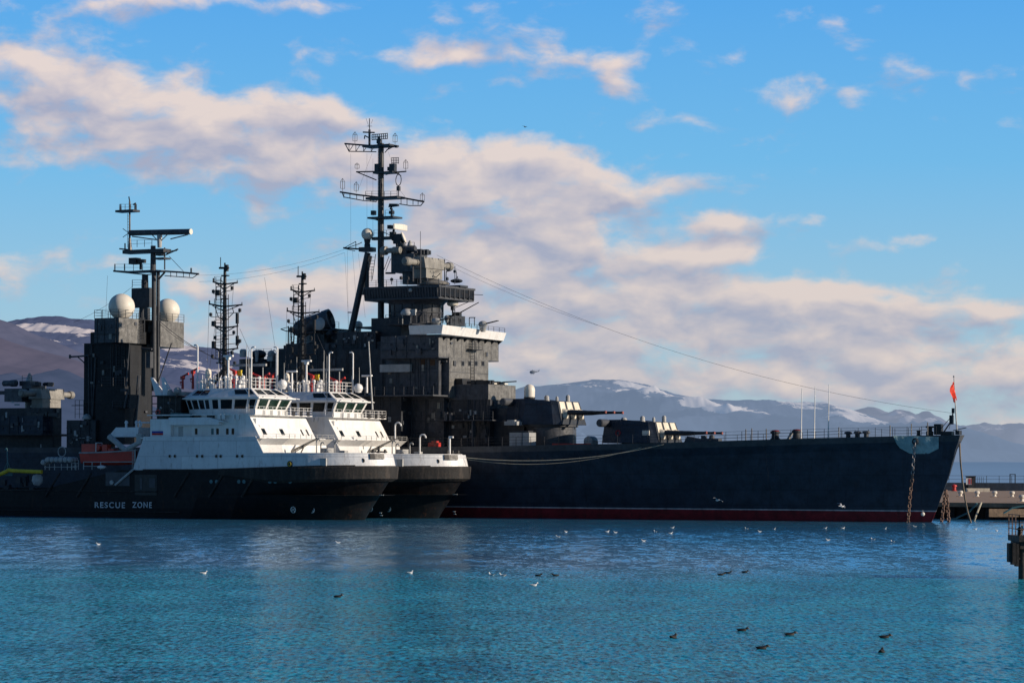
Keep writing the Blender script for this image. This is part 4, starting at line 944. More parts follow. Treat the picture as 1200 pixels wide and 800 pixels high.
p = tedge(.1); pts = [Vector((p.x,p.y,p.z-.02)), Vector((p.x-.3,p.y+.22,p.z-.02)), Vector((p.x-.33,p.y+.28,p.z-.2)), Vector((p.x-.2,p.y+.22,p.z-1.55)), Vector((p.x+.45,p.y-.15,p.z-1.9))]
for j in range(4): a, b = pts[j], pts[j+1]; m.add([(a.x,a.y,a.z),(a.x,-a.y,a.z),(b.x,-b.y,b.z),(b.x,b.y,b.z)], [(0,1,2,3)])
T('bow_fender', m, 'rubber', smooth=True)
# rubbing strakes on the side + diagonal fender bars
m = MB()
for w_, r_ in ((1.15,.10),):
    pass
ua = 12.0
m.path([Vector((u, BM_+.05, 3.25)) for u in (tq(184,582,7.2).x, 60, 77)], .09, 6)
m.path([Vector((u, BM_+.05, .75)) for u in (26, 45, 77)], .08, 6)
for px in (70, 107, 221, 262, 300): 
    a = tq(px,554,BM_+.06); b = tq(px-17,582,BM_+.06); m.tube(a, b, .13, n=6)
T('fender_bar', m, 'rubber')
# white upper plating
inner = 0
wtop = lambda u: w531+.0*u if u < u309 else (w512 if u > u300 else w531)
def wrow(lo):
    row = []
    for i, (u, h, w) in enumerate(tg[6]):
        if u > u157+.12: break
        if lo: row.append((u, h-.02, w))
        else:
            uu = u
            if abs(u-u157) < .12: uu = u168; W = w512
            elif u > u168-.12: continue
            elif u >= u300-.12: W = w512
            elif u <= u309+.12: W = w531
            else: W = w531+(w512-w531)*(u-u309)/(u300-u309)
            row.append((uu, h-.02, W))
    return row
lo, hi = wrow(True), wrow(False)
lo = [r for r in lo if not (u168-.12 < r[0] < u157-.12)]
n_ = min(len(lo), len(hi)); m = MB()
for sg in (1,-1):
    for i in range(n_-1):
        a, b, c, d = lo[i], lo[i+1], hi[i+1], hi[i]
        # slight inward lean of the bulwark at the bow
        k = .35*max(0, 1-a[0]/10); k2 = .35*max(0, 1-b[0]/10)
        for off in (0, -.12):
            m.add([(a[0]+(0 if off==0 else .12), sg*(a[1]+off), a[2]), (b[0]+(0 if off==0 else .12), sg*(b[1]+off), b[2]), (c[0]+k2, sg*(c[1]+off-.3*k2), c[2]), (d[0]+k, sg*(d[1]+off-.3*k), d[2])], [(0,1,2,3)])
a, d = lo[0], hi[0]; m.add([(a[0],a[1],a[2]),(a[0],-a[1],a[2]),(d[0]+.35,-d[1]+.1,d[2]),(d[0]+.35,d[1]-.1,d[2])],[(0,1,2,3)])
WP = T('white_side_plating', m, 'whitep')
m = MB(); m.path([Vector((h_[0]+.3*max(0,1-h_[0]/10), h_[1]-.05-.1*max(0,1-h_[0]/10), h_[2]+.02)) for h_ in hi], .07, 6); T('bulwark_rail', m, 'white', WP)
# side windows in pairs, rust-edged
for px in (199,205,231,237,253.5,258.7,278,284):
    c = tq(px, 534.3, BM_); m = MB(); m.lathe((c.x, BM_-.04, c.z), [(.22,0),(.22,.07),(.16,.07)], 10, 'y'); fr = T('porthole', m, 'lgrey'); m = MB(); m.lathe((c.x, BM_+.02, c.z), [(.17,0),(.17,.025)], 10, 'y'); T('porthole_glass', m, 'glass', fr)
for px, py in ((247.5,564),(254,564),(280,564),(286,564),(316,564),(322,564),(338,564)):
    c = tq(px, py, BM_); m = MB(); 
    c = Vector((c.x, tedge(c.x,5).y, c.z)); m.lathe((c.x, c.y-.05, c.z), [(.24,0),(.24,.1),(.15,.1)], 10, 'y'); T('porthole', m, 'teal')
# round thruster marks near the waterline
def tug_side(px, py, out=.03):
    for lv in range(0, 6):
        for i_ in range(len(tg[0])-1):
            a, b, c_, d_ = tg[lv][i_], tg[lv][i_+1], tg[lv+1][i_+1], tg[lv+1][i_]
            v = (a[1]+b[1]+c_[1]+d_[1])/4; q = tq(px, py, v)
            if min(a[0],d_[0])-.02 <= q.x <= max(b[0],c_[0])+.02 and a[2]-.05 <= q.z <= c_[2]+.05:
                f_ = max(0,min(1,(q.z-a[2])/(c_[2]-a[2]))); lo_v = a[1]+(b[1]-a[1])*.5; hi_v = d_[1]+(c_[1]-d_[1])*.5
                return tq(px, py, lo_v+(hi_v-lo_v)*f_+out)
    return tq(px, py, 6)
for px in (343.5, 365.5):
    c = tug_side(px, 597, .10)
    m = MB(); m.torus(c, (0.1,1,-.12), (0,0,1), .36, .06, 16, 5)
    m.tube(c+Vector((-.25,0,.22)), c+Vector((.25,0,-.22)), .06, n=5); m.tube(c+Vector((-.25,0,-.22)), c+Vector((.25,0,.22)), .06, n=5); T('thruster_mark', m, 'letter')
m = MB()
for px, py, w, h in ((428,580,.35,.12),(431,580,.2,.12),(428,601,.3,.1),(429,604,.3,.08)):
    c = tq(px, py, 3.4); m.cbox((c.x, tedge(c.x,3).y+.02, c.z), w, .06, h)
T('draught_mark', m, 'letter')
m = MB(); c = tq(340,543.5,6.9); yy = tedge(c.x).y; m.lathe((c.x,yy-.03,c.z),[(.38,0),(.38,.08),(.2,.09)],16,'y'); T('side_light_ring', m, 'black', WP); m = MB(); m.torus((c.x,yy+.06,c.z),(0,1,0),(0,0,1),.22,.05,14,5); T('side_light', m, 'yellow', WP)
m = MB(); c = tq(434.5,540,2.9); 
for px in (434.5,): 
    cc = tedge(1.7); m.lathe((1.9, cc.y-.2, cc.z+.62),[(.30,0),(.30,.16),(.18,.16)],12,'y')
T('fairlead', m, 'black', WP)
m = MB()
for ua_, ub_ in ((.25,.5),(.5,.8),(.8,1.15)):
    pa, pb = tedge(ua_), tedge(ub_); z = w531-.28
    m.hexa([(pa.x-.02,pa.y-.05,z-.35),(pb.x-.02,pb.y-.05,z-.35),(pb.x+.5,pb.y-.4,z-.35),(pa.x+.5,pa.y-.4,z-.35),(pa.x+.1,pa.y-.12,z+.3),(pb.x+.1,pb.y-.12,z+.3),(pb.x+.5,pb.y-.4,z+.3),(pa.x+.5,pa.y-.4,z+.3)])
T('roller_fairlead', m, 'black', WP)
# lettering RESCUE ZONE
def text_mesh(txt, size, ext=.012, spacing=1.25):
    cu = bpy.data.curves.new('t', 'FONT'); cu.body = txt; cu.size = size; cu.extrude = ext; cu.space_character = spacing; cu.offset = .02
    o = bpy.data.objects.new('t', cu); COL.objects.link(o); bpy.context.view_layer.update()
    me = bpy.data.meshes.new_from_object(o.evaluated_get(bpy.context.evaluated_depsgraph_get())); bpy.data.objects.remove(o); return me
for txt, x0, x1 in (('RESCUE',111,146.5),('ZONE',155,178)):
    a = tq(x0, 594.7, BM_+.04); b = tq(x1, 594.7, BM_+.04)
    me = text_mesh(txt, .95); xs = [v.co.x for v in me.vertices]; ys = [v.co.y for v in me.vertices]; L = a.x-b.x; sc = L/(max(xs)-min(xs)); sy = .74/(max(ys)-min(ys))
    for v in me.vertices:
        x, y, z = v.co; v.co = (a.x-(x-min(xs))*sc, BM_+.035+z, a.z+(y-min(ys))*sy)
    me.materials.append(M['letter']); me.name = 'lettering'
    o = bpy.data.objects.new('lettering', me); COL.objects.link(o); o.parent = tug; o['label'] = 'worn pale letters reading '+txt
# openings in the side amidships
m = MB()
a = tq(184,556,BM_); b = tq(158,556,BM_); m.box(a.x,b.x,BM_-.02,BM_+.03,tq(170,580,BM_).z,tq(170,556,BM_).z); T('side_opening', m, 'black')
m = MB(); a = tq(183,559,BM_); m.box(a.x+.1,a.x+1.0,BM_,BM_+.07,a.z-1.3,a.z-.1); c = tq(167,560,BM_); m.box(c.x,c.x+.35,BM_,BM_+.07,c.z-1.4,c.z); T('side_hatch', m, 'band')
m = MB(); a = tq(152,553,BM_); b = tq(124,553,BM_); m.box(a.x,b.x,BM_-.02,BM_+.04,tq(140,569,BM_).z,tq(140,553,BM_).z); T('davit_recess', m, 'band')
m = MB(); c = tq(131,565,BM_+.1); m.lathe((c.x,BM_,c.z),[(.28,0),(.28,.2),(.12,.22)],12,'y'); m.tube(tq(135,568,BM_+.15), tq(156,550,BM_+.15), .14, n=6); T('boarding_ladder_arm', m, 'lgrey')
# --- superstructure
m = MB(); d = sbox(TF, m, 176, 300, 352, 490, 514, 6.0)
UH = T('deck_house', m, 'white')
m = MB(); m.box(u300-.5, u168+.5, -7.1, 7.1, w512-.15, w512-.02); T('boat_deck', m, 'white')
# panel with the ensign
m = MB(); a = tq(200,512,6.6); b = tq(176,512,6.6); m.box(a.x,b.x,5.6,6.6,a.z,tq(200,491,6.6).z); EP = T('ensign_panel', m, 'white')
a = tq(191,509.5,6.62); b = tq(178,509.5,6.62); z0, z1 = a.z, tq(191,504,6.62).z
for k, mt in enumerate(('flagred','blue','flagw')): 
    if mt == 'flagw': continue
    m = MB(); zz0 = z0+(z1-z0)*k/3*1.3; m.box(a.x,b.x,6.6,6.63,zz0,zz0+(z1-z0)*.4); T('ensign_stripe', m, mt, EP)
m = MB(); m.box(a.x,b.x,6.6,6.63,z0+(z1-z0)*.87,z1+.15); T('ensign_stripe', m, 'flagw', EP)
for px in (230,249,255,266.5,273): c = tq(px,505.3,6.0); m = MB(); m.box(c.x-.17,c.x+.17,6.0,6.05,c.z-.36,c.z+.36); T('window', m, 'glass' if px != 249 else 'teal', UH)
m = MB(); c = tq(212,505.5,6.0); m.box(c.x-.35,c.x+.35,6.0,6.05,c.z-.85,c.z+.6); T('door', m, 'lgrey', UH)
m = MB(); a = tq(256,496.5,7.0); b = tq(197,496.5,7.0); m.box(a.x,b.x,5.5,7.0,a.z-.1,a.z+.25); 
m.hexa([(a.x-1,6.2,a.z+.25),(b.x,6.2,a.z+.25),(b.x,7,a.z+.25),(a.x-1,7,a.z+.25),(a.x+1.5,6.3,a.z+.8),(b.x,6.3,a.z+.8),(b.x,6.9,a.z+.8),(a.x+1.5,6.9,a.z+.8)]); T('side_gallery', m, 'white', UH)
m = MB(); a = tq(225,492,6.6); b = tq(199,492,6.6); m.hexa([(a.x,5.8,a.z),(b.x,5.8,a.z),(b.x,6.7,a.z),(a.x,6.7,a.z),(a.x+.5,5.9,a.z+.8),(b.x-.2,5.9,a.z+.9),(b.x-.2,6.6,a.z+.9),(a.x+.5,6.6,a.z+.8)]); T('work_boat_cover', m, 'teal', UH)
m = MB(); a = tq(251,494,6.3); m.box(a.x,a.x+1.1,5.8,6.3,a.z,a.z+.8); T('side_light_screen', m, 'black', UH)
# forward house under the bridge: its front is lit
a = tq(297,512,6.6); f0_ = TF.qu(363,512,a.x); wA, wB = a.z, tq(297,485,6.6).z
lo_ = [(a.x-.9,f0_.y-.0),(a.x-.9,6.5),(a.x+2.2,6.5),(a.x+2.2,f0_.y)]; hi_ = [(a.x+.8,f0_.y),(a.x+.8,6.5),(a.x+2.2,6.5),(a.x+2.2,f0_.y)]
m = MB(); m.prism(lo_, wA-.05, wB, hi_); FH = T('forward_house', m, 'white')
FA, FBb, FC, FD = Vector((a.x-.9,f0_.y,wA)), Vector((a.x-.9,6.5,wA)), Vector((a.x+.8,6.5,wB)), Vector((a.x+.8,f0_.y,wB))
for s_ in (.88,.56,.20,.1): m = MB(); wd = .03 if s_ > .5 else .012; m.panel(FA,FBb,FC,FD,s_-wd,s_+wd,.12,.38,.03,.05); T('window', m, 'glass', FH)
m = MB(); m.box(a.x-1.2,a.x+2,f0_.y-.1,6.6,wA-.14,wA-.0); m.panel(FA,FBb,FC,FD,.62,.86,.60,.66,.06,.05); m.panel(FA,FBb,FC,FD,.9,.92,.45,.7,.06,.05); T('front_ledge', m, 'lgrey', FH)
# lower front
a2 = tq(331,532,3.6); f2 = TF.qu(383,532,a2.x); m = MB()
m.prism([(a2.x-.5,f2.y),(a2.x-.5,3.6),(a2.x+1.6,6.4),(a2.x+9,6.4),(a2.x+9,f2.y)], 5.6, wA-.9, [(a2.x+.1,f2.y),(a2.x+.1,3.6),(a2.x+2.0,6.4),(a2.x+9,6.4),(a2.x+9,f2.y)])
m.prism([(a2.x+.1,f2.y),(a2.x+.1,3.6),(a2.x+2.0,6.4),(a2.x+9,6.4),(a2.x+9,f2.y)], wA-.9, wA-.12, [(a2.x-1.0,f2.y),(a2.x-1.0,3.6),(a2.x+.9,6.4),(a2.x+9,6.4),(a2.x+9,f2.y)])
LF = T('lower_front', m, 'white'); m = MB(); m.rail([(a2.x-1.0,f2.y,wA-.1),(a2.x-1.0,3.6,wA-.1),(a2.x+.9,6.4,wA-.1)],.5,1.2,.03,2); T('railing', m, 'lgrey', LF)
# bridge deck rail / bulwark
wb1 = tq(297,485,6.6).z; a3_ = tq(297,485,6.6)
m = MB(); br = [(a3_.x+1.0,6.6,wB),(a3_.x-.2,6.6,wB),(a3_.x-.2,f0_.y-.2,wB),(a3_.x+3,f0_.y-.2,wB)]
m.box(a3_.x-.25, a3_.x+16, f0_.y-.2, 6.65, wB-.1, wB+.02); m.rail(br, .95, .9, .03, 3)
m.box(a3_.x-.28,a3_.x-.22,1.0,6.6,wB,wB+.55); T('bridge_rail', m, 'white')
for k in range(7): m = MB(); v = 4.8-k*1.6; m.box(a3_.x-.30,a3_.x-.21,v-.28,v+.28,wB-.05,wB+.5) ; T('scupper_slot', m, 'black' if k > 3 else 'lgrey', FH)
for px in (257,262,273.5,278.5): c = tq(px,488,6.6); m = MB(); m.box(c.x-.22,c.x+.22,6.55,6.7,c.z-.32,c.z+.3); T('gallery_panel', m, 'white', FH)
m = MB(); a = tq(296,494,6.2); m.box(a.x+.3,tq(236,494,6.2).x,5.2,6.2,a.z-.2,wB-.05); T('house_side', m, 'white', FH)
# wheelhouse
vW = 4.4
a = tq(297.5,483,vW); zW0 = wB+.0; zs = tq(298,466.5,vW).z; zsill = tq(298,479.5,vW).z; zroof = tq(298,454,vW).z
uf = a.x; f1_ = TF.qu(333,483,uf); vf = f1_.y
um_ = tq(248,480,vW).x; ue = tq(212,480,vW-1.7).x
bot = [(uf,vf),(uf,vW),(um_,vW),(ue-1.3,vW-1.9),(ue-1.3,vf+1.9),(um_,vf)]
def shift(poly, o, of=None):
    of = o if of is None else of
    return [(x-(of if i in (0,1) else (-o if i in (3,4) else 0)), y+(o if y > (vW+vf)/2 else -o)) for i,(x,y) in enumerate(poly)]
sill = shift(bot,.12,.25); head = shift(bot,.45,.95); eave = shift(bot,.75,1.25); rtop = shift(bot,-.55,-.9)
m = MB(); m.prism(bot, zW0-.6, zsill, sill); m.prism(sill, zsill, zs, head); WH = T('wheelhouse', m, 'white')
m = MB(); m.prism(eave, zs-.02, zs+.16); m.prism(shift(bot,.6,1.0), zs+.16, zroof, rtop); RF = T('wheelhouse_roof', m, 'white')
def face_windows(A, B, zA, zB, pA, pB, cuts, mat, t0=.08, t1=.9, name='window', parent=WH):
    a0 = Vector((pA[A][0],pA[A][1],zA)); a1 = Vector((pA[B][0],pA[B][1],zA)); b0 = Vector((pB[A][0],pB[A][1],zB)); b1 = Vector((pB[B][0],pB[B][1],zB))
    for c0_, c1_ in cuts:
        m = MB(); m.panel(a0, a1, b1, b0, c0_, c1_, t0, t1, -.015 if False else .02, .05); T(name, m, mat, parent)
# front 0->1 (from far to near); side 1->2; aft chamfer 2->3 ; far side 5->0
face_windows(0,1, zsill, zs, sill, head, [(.06,.31),(.37,.63),(.69,.94)], 'gglass')
face_windows(1,2, zsill, zs, sill, head, [(.04,.16),(.22,.47),(.53,.77),(.83,.95)], 'glass')
face_windows(2,3, zsill, zs, sill, head, [(.05,.2),(.26,.46),(.52,.74),(.8,.95)], 'glass')
face_windows(3,4, zsill, zs, sill, head, [(.1,.4),(.6,.9)], 'glass')
e1 = shift(bot,.6,1.0)
face_windows(0,1, zs+.16, zroof, e1, rtop, [(.08,.32),(.38,.62),(.68,.92)], 'glass', .3, .8, 'skylight', RF)
face_windows(1,2, zs+.16, zroof, e1, rtop, [(.03,.14),(.17,.45)], 'glass', .3, .8, 'skylight', RF)
face_windows(2,3, zs+.16, zroof, e1, rtop, [(.15,.45),(.52,.8)], 'glass', .3, .8, 'skylight', RF)
m = MB(); 
for k in range(3): 
    p = Vector((uf-.95, vf+1.2+k*2.6, zs+.1)); m.tube(p, p+Vector((-.5,0,.1)), .06)
m.tube((uf-1.25,vf-.8,zs+.1),(uf-1.25,vf-1.5,zs+.05),.06)
m.rail([(rtop[1][0],rtop[1][1],zroof),(rtop[2][0],rtop[2][1],zroof),(rtop[3][0],rtop[3][1],zroof)],1.25,1.0,.035,3); m.rail([(rtop[0][0],rtop[0][1],zroof),(rtop[1][0],rtop[1][1],zroof)],1.25,.9,.035,3); m.rail([(rtop[0][0],rtop[0][1],zroof),(rtop[5][0],rtop[5][1],zroof)],1.25,.9,.035,3)
T('roof_rail', m, 'white', RF)
# roof furniture
zr = zroof
m = MB()
for k in range(46):
    u = rnd.uniform(rtop[1][0]+.5, rtop[3][0]-.5); v = rnd.uniform(vf+1.5, vW-1); h = rnd.uniform(.4,1.3)
    if k % 3 == 0: m.box(u-.25,u+.25,v-.25,v+.25,zr,zr+h)
    elif k % 3 == 1: m.lathe((u,v,zr),[(.12,0),(.1,h),(.22,h+.05),(.22,h+.35),(.08,h+.45)],8)
    else: m.tube((u,v,zr),(u,v,zr+h+.6),.045,n=5); m.tube((u-.35,v,zr+h),(u+.35,v,zr+h),.035,n=4)
T('roof_locker', m, 'white', RF)
def roofpt(px, v): c = tq(px, 455, v); return Vector((c.x, v, zr))
def hook_pole(px, yt, v=2.2, base=None, dirn=-1):
    b = roofpt(px, v); t = tq(px, yt, v); r_ = .28; m = MB()
    pts = [b, Vector((b.x,v,t.z-r_))]+[Vector((b.x+dirn*(r_-r_*math.cos(k*math.pi/8)), v, t.z-r_+r_*math.sin(k*math.pi/8))) for k in range(1,5)]
    pts.append(pts[-1]+Vector((dirn*.25,0,-.02))); m.path(pts, .095, 8); T('vent_pipe', m, 'white', RF, True)
hook_pole(231.5, 404, 2.5, dirn=1); hook_pole(294.5, 406.5, 3.2); hook_pole(325, 406.5, -2.5, dirn=1)
m = MB(); c = roofpt(244, 2.0); m.tube(c, c+Vector((0,0,1.35)), .09); m.lathe(c+Vector((0,0,1.3)), [(.2,0),(.38,.15),(.40,.8),(.3,1.1),(.05,1.25)], 14); T('satcom_dome', m, 'dome', RF, True)
m = MB(); c = roofpt(331, -1.0); m.ball(c+Vector((0,0,.55)), .6, 16, 10); m.lathe(c, [(.4,0),(.4,.4)], 10); T('satcom_dome', m, 'white', RF, True)
def monitor(px, v, h, flip=1):
    c = roofpt(px, v); m = MB(); m.tube(c, c+Vector((0,0,h)), .17, .13, 8); m.cbox(c+Vector((0,0,h)), .45,.4,.4); m.tube(c+Vector((0,0,h+.15)), c+Vector((-.75*flip,.1,h+.45)), .15, .1, 8); m.tube(c+Vector((-.75*flip,.1,h+.45)), c+Vector((-.95*flip,.1,h+.5)), .16, n=8); m.tube(c+Vector((0,0,h*.6)), c+Vector((.4*flip,0,h*.6)), .1); m.torus(c+Vector((0,.25,h*.5)),(0,1,0),(0,0,1),.2,.04,10,4); T('fire_monitor', m, 'redp', RF, True)
monitor(214, 2.6, 1.4); monitor(226, 2.2, 2.1); monitor(275, 1.5, 2.0, -1); monitor(309, -3.5, 1.5); monitor(303, 0, 1.4, -1)
m = MB(); c = roofpt(281,1); m.cbox(c+Vector((0,0,1.95)), .55,.4,.7); T('marker_lamp', m, 'yellow', RF)
m = MB(); c = roofpt(267.5, 2.8); m.tube(c, c+Vector((0,0,3.6)), .15, .12, 8); m.cbox(c+Vector((0,0,3.7)), .45,.45,.35); m.tube(c+Vector((-.85,0.2,3.98)), c+Vector((.85,-.2,3.98)), .13, n=8); T('radar_scanner', m, 'white', RF)
m = MB(); c = roofpt(342, -3.0); m.tube(c, c+Vector((0,0,2.0)), .14, .12, 8); m.tube(c+Vector((-.9,0.2,2.2)), c+Vector((.9,-.2,2.2)), .12, n=8); T('radar_scanner', m, 'white', RF)
m = MB(); p0 = tq(273,429.5,0); p1 = tq(312,430,0); m.box(p1.x,p0.x,-.15,.15,p0.z,p0.z+.3); m.tube(Vector(((p0.x+p1.x)/2,0,zr)), Vector(((p0.x+p1.x)/2,0,p0.z)), .1); m.tube(p1+Vector((.5,0,0)), Vector((p1.x+.5,0,zr)), .07); T('light_bar', m, 'lgrey', RF)
for px, yt, v in ((288.5,418,1),(239,440,3),(256,412,3),(333,425,-3.5),(289,404,2)): 
    m = MB(); c = roofpt(px, v); t = tq(px, yt, v); m.tube(c, t, .045, .03, 5); T('whip_antenna', m, 'lgrey', RF)
# front corner whips in front of the wheelhouse
m = MB(); m.tube(tq(291.5,482,5), tq(291.5,411,5), .06,.04); T('whip_antenna', m, 'lgrey')
# black lattice mast
MBk = MB(); mc = tq(263,446,0); zt_ = tq(263,314,0).z
MBk.tube((mc.x,0,zr-.5),(mc.x,0,zr+(zt_-zr)*.55),.36,.28,10); MBk.tube((mc.x,0,zr+(zt_-zr)*.55),(mc.x,0,zt_),.28,.17,10); TM = T('signal_mast', MBk, 'black', smooth=True)
m = MB()
def tm(px, py): p = tq(px, py, 0); return p
m.tube(tm(263.5,315), tm(263.5,308), .1); m.tube(tm(258.5,314), tm(258.5,301.5), .05); m.path([tm(257,314),tm(268,314)], .14); m.cbox(tm(266,314),.3,.3,.8); m.cbox(tm(264,323),1.0,.4,.15)
for y, l_, r_ in ((331,249.5,278.5),(357,245,284),(382,248,279),(408,250,279)):
    m.path([tm(l_,y-1),tm(256,y+1),tm(263,y+2),tm(r_,y)], .10); m.path([tm(l_+4,y+1),tm(263,y+8)], .06); m.path([tm(r_-4,y+1),tm(263,y+8)], .06); m.tube(tm(l_+.5,y),tm(l_+.5,y-5),.09); m.tube(tm(r_-.5,y),tm(r_-.5,y-3),.05)
    m.box(tm(268,y).x, tm(255,y).x, -.5,.5, tm(263,y+2).z, tm(263,y+1).z); m.rail([tm(254,y)+Vector((0,.5,0)),tm(262,y)+Vector((0,.5,0))],.7,.6,.03,2)
m.ladder(tm(257.5,420)+Vector((0,.3,0)), tm(257.5,325)+Vector((0,.3,0)), .75, (1,0,0), .04); m.tube(tm(253.5,352), tm(253.5,336), .045); m.tube(tm(253.5,336), tm(260,334), .04); m.path([tm(252,360),tm(256,372),tm(263,374)],.05); m.path([tm(272,360),tm(274,366),tm(268,372)],.05)
m.tube(tm(278,408),tm(278,368),.07); m.cbox(tm(278,373),.3,.3,1.3); m.cbox(tm(278,399),.3,.3,1.2); m.cbox(tm(250.5,404),.4,.4,.9); m.cbox(tm(250.5,379),.4,.4,.6); m.cbox(tm(255,343),.5,.4,.7)
m.box(tm(262,426).x,tm(256,426).x,-.5,.5,tm(259,426).z,tm(259,424.5).z); m.tube(tm(257,425),tm(257,412),.08)
lat = []
for k in range(13):
    y0 = 328+k*8.2
    m.tube(tm(258.6,y0), tm(262.5,y0+4), .045, n=4); m.tube(tm(258.6,y0+8.2), tm(262.5,y0+4), .045, n=4)
m.tube(tm(258.6,326), tm(258.6,438), .06, n=5); m.tube(tm(267.5,345), tm(267.5,438), .05, n=5)
for y, x in ((340,272),(344,250),(366,281),(371,247),(392,274),(398,252),(402,281),(416,272),(420,249),(428,275)):
    m.tube(tm(x,y), tm(x,y-5), .06, n=5); m.tube(tm(x,y), tm(263,y+1.5), .05, n=4); m.cbox(tm(x,y-2.5), .28,.28,.4)
for y in (350,374,397,421): m.torus(tm(263,y), (0,0,1), (1,0,0), .55, .04, 12, 4)
T('mast_arm', m, 'black', TM)
for x0,y0,x1,y1 in ((245,357,243,425),(252,382,246,430),(253,332,252,356),(281,385,293,412),(274,331,272,357)):
    w_ = MB(); w_.tube(tm(x0,y0), tm(x1,y1), .02, n=4); T('stay_wire', w_, 'wire', TM)
# mast foot, sloping dark brace
m = MB(); m.tube(tq(246,449,-1), tq(266,430,-1), .25, n=6); m.tube(tq(252,449,1), tq(262,432,1), .18, n=6); m.tube(tq(273,449,1), tq(264,430,1), .18, n=6); T('mast_brace', m, 'black', TM)
# after platform frame with tilted white funnel tips
m = MB(); a = tq(206,491,4.5); b = tq(178,491,4.5); zt2 = tq(192,463.5,4.5).z
m.box(a.x,b.x,-3,3.5,a.z,zt2)
for k in range(5): u = a.x+(b.x-a.x)*k/4; m.tube((u,4.5,a.z),(u,4.5,zt2),.07)
for k in range(4): z = a.z+(zt2-a.z)*k/3; m.tube((a.x,4.5,z),(b.x,4.5,z),.06)
m.box(a.x,b.x,3.4,4.6,zt2-.1,zt2); AFP = T('equipment_frame', m, 'black')
m = MB()
for k in range(9): c = Vector((a.x+(b.x-a.x)*rnd.uniform(.1,.9), 4.3, a.z+(zt2-a.z)*rnd.uniform(.1,.8))); m.ball(c, .16, 8, 5)
T('frame_lamp', m, 'lgrey', AFP)
m = MB(); c = tq(185,483,4.6); m.torus(c,(0,1,0),(0,0,1),.3,.09,14,6); T('life_ring', m, 'redp', AFP)
m = MB()
for px0, px1 in ((186.5,175.5),(195,188.5)):
    b0 = tq(px0,463,2.5); t0 = tq(px1,442,2.5); m.hexa([(b0.x-.55,1.6,b0.z),(b0.x+.5,1.6,b0.z),(b0.x+.5,2.6,b0.z),(b0.x-.55,2.6,b0.z),(t0.x-.15,1.9,t0.z),(t0.x+.05,1.9,t0.z),(t0.x+.05,2.3,t0.z),(t0.x-.15,2.3,t0.z)])
T('exhaust_fin', m, 'white')
m = MB(); p = tq(206,458,3); m.tube(tq(203,466,3),tq(199,457,3),.28); m.ball(tq(208,458,3),.5,12,8); m.box(tq(216,463,3).x,tq(196,463,3).x,1,3,tq(206,463,3).z,tq(206,459,3).z); T('exhaust_casing', m, 'lgrey')
# foredeck gear: knuckle crane, windlass, swan necks, bitts
m = MB(); a = tq(337,531,2); b = tq(372,513.5,0); m.tube(a, b, .16, .12, 8); m.tube(a+Vector((0,0,-.35)), a.lerp(b,.7)+Vector((0,0,-.15)), .06); m.tube(tq(357,521,1), tq(352,532,1), .09); T('deck_crane', m, 'grey')
m = MB()
for px, v, h in ((392,2,1.2),(371,2,1.5),(376,0,1.1)):
    c = tq(px,531,v); r_ = .25; pts = [Vector((c.x,v,6.5)),Vector((c.x,v,c.z+h))]+[Vector((c.x-r_+r_*math.cos(k*math.pi/4),v,c.z+h+r_*math.sin(k*math.pi/4))) for k in range(1,5)]; m.path(pts,.09,8)
c = tq(383,531,1); m.lathe((c.x,1,c.z),[(.3,-.7),(.5,-.6),(.5,.3),(.3,.4)],14,'y'); m.cbox((c.x+.6,0,c.z+.2),1,1.4,.9); c = tq(400,531,1); m.cbox((c.x,.5,c.z),.8,.8,.7); T('windlass', m, 'lgrey')
m = MB(); c = tq(442,534,1.5); 
for v in (-1.2,.2,1.4): m.tube((1.6,v,6.5),(1.6,v,w531+.55),.16,n=8)
m.tube((1.6,-1.6,w531+.25),(1.6,1.8,w531+.25),.1,n=6); m.box(1.1,2.2,-1.8,1.8,6.4,w531-.1); T('towing_bitt', m, 'black')
m = MB(); c = tq(374,541,6.6); c = Vector((c.x, tedge(c.x).y+.0, c.z)); m.box(c.x-.6,c.x+.6,c.y-.2,c.y+.04,c.z-.45,c.z+.45); T('mooring_port', m, 'lgrey', WP)
m = MB(); m.path([Vector((u,h+.02,bowtop(u)+.06)) for u,h,w in [(r[0],r[1],r[2]) for r in tg[6] if 2 < r[0] < u157]], .05, 5); T('rubbing_strake', m, 'rubber', WP)
m = MB()
for px in (301,314,319,323,327): c = tq(px,549.5,BM_+.03); m.cbox((c.x,tedge(c.x).y+.03,c.z),.28,.06,.2)
T('stencil_mark', m, 'redp', WP)
# davit over the rescue boat and stern working deck fittings
m = MB(); m.tube(tq(128,511,6), tq(147,527,6), .38, .34, 8); m.tube(tq(147,527,6), tq(166,517,6), .30, .32, 8); m.tube(tq(158,548,6), tq(158,527,6), .12); m.cbox(tq(165,514,6),.8,.8,1.2); T('boat_davit', m, 'lgrey', smooth=True)
m = MB(); 
for px in (98,108,118,158): m.tube(tq(px,550,6.5), tq(px,541,6.5), .06)
m.tube(tq(98,541,6.5),tq(158,541,6.5),.06); m.tube(tq(98,546,6.5),tq(118,546,6.5),.05); m.ladder(tq(157,551,6.8),tq(157,526,6.8),.5); T('boat_cradle', m, 'lgrey')
m = MB()
for px in (53,58,64,72,79,84,89): m.tube(tq(px,550.5,6.4),tq(px,543,6.4),.06)
m.tube(tq(52,547,6.4),tq(90,547,6.4),.05); m.torus(tq(72.5,529,6.0),(0,1,0),(0,0,1),.62,.06,16,5)
m.rail([tq(84,550,6.5),tq(92,550,6.5)],1.2,.5,.04); T('raft_rack', m, 'lgrey')
m = MB(); m.ball(tq(119,547,6.6),.4,12,6,1.6,1,.6); T('deck_buoy', m, 'white', smooth=True)
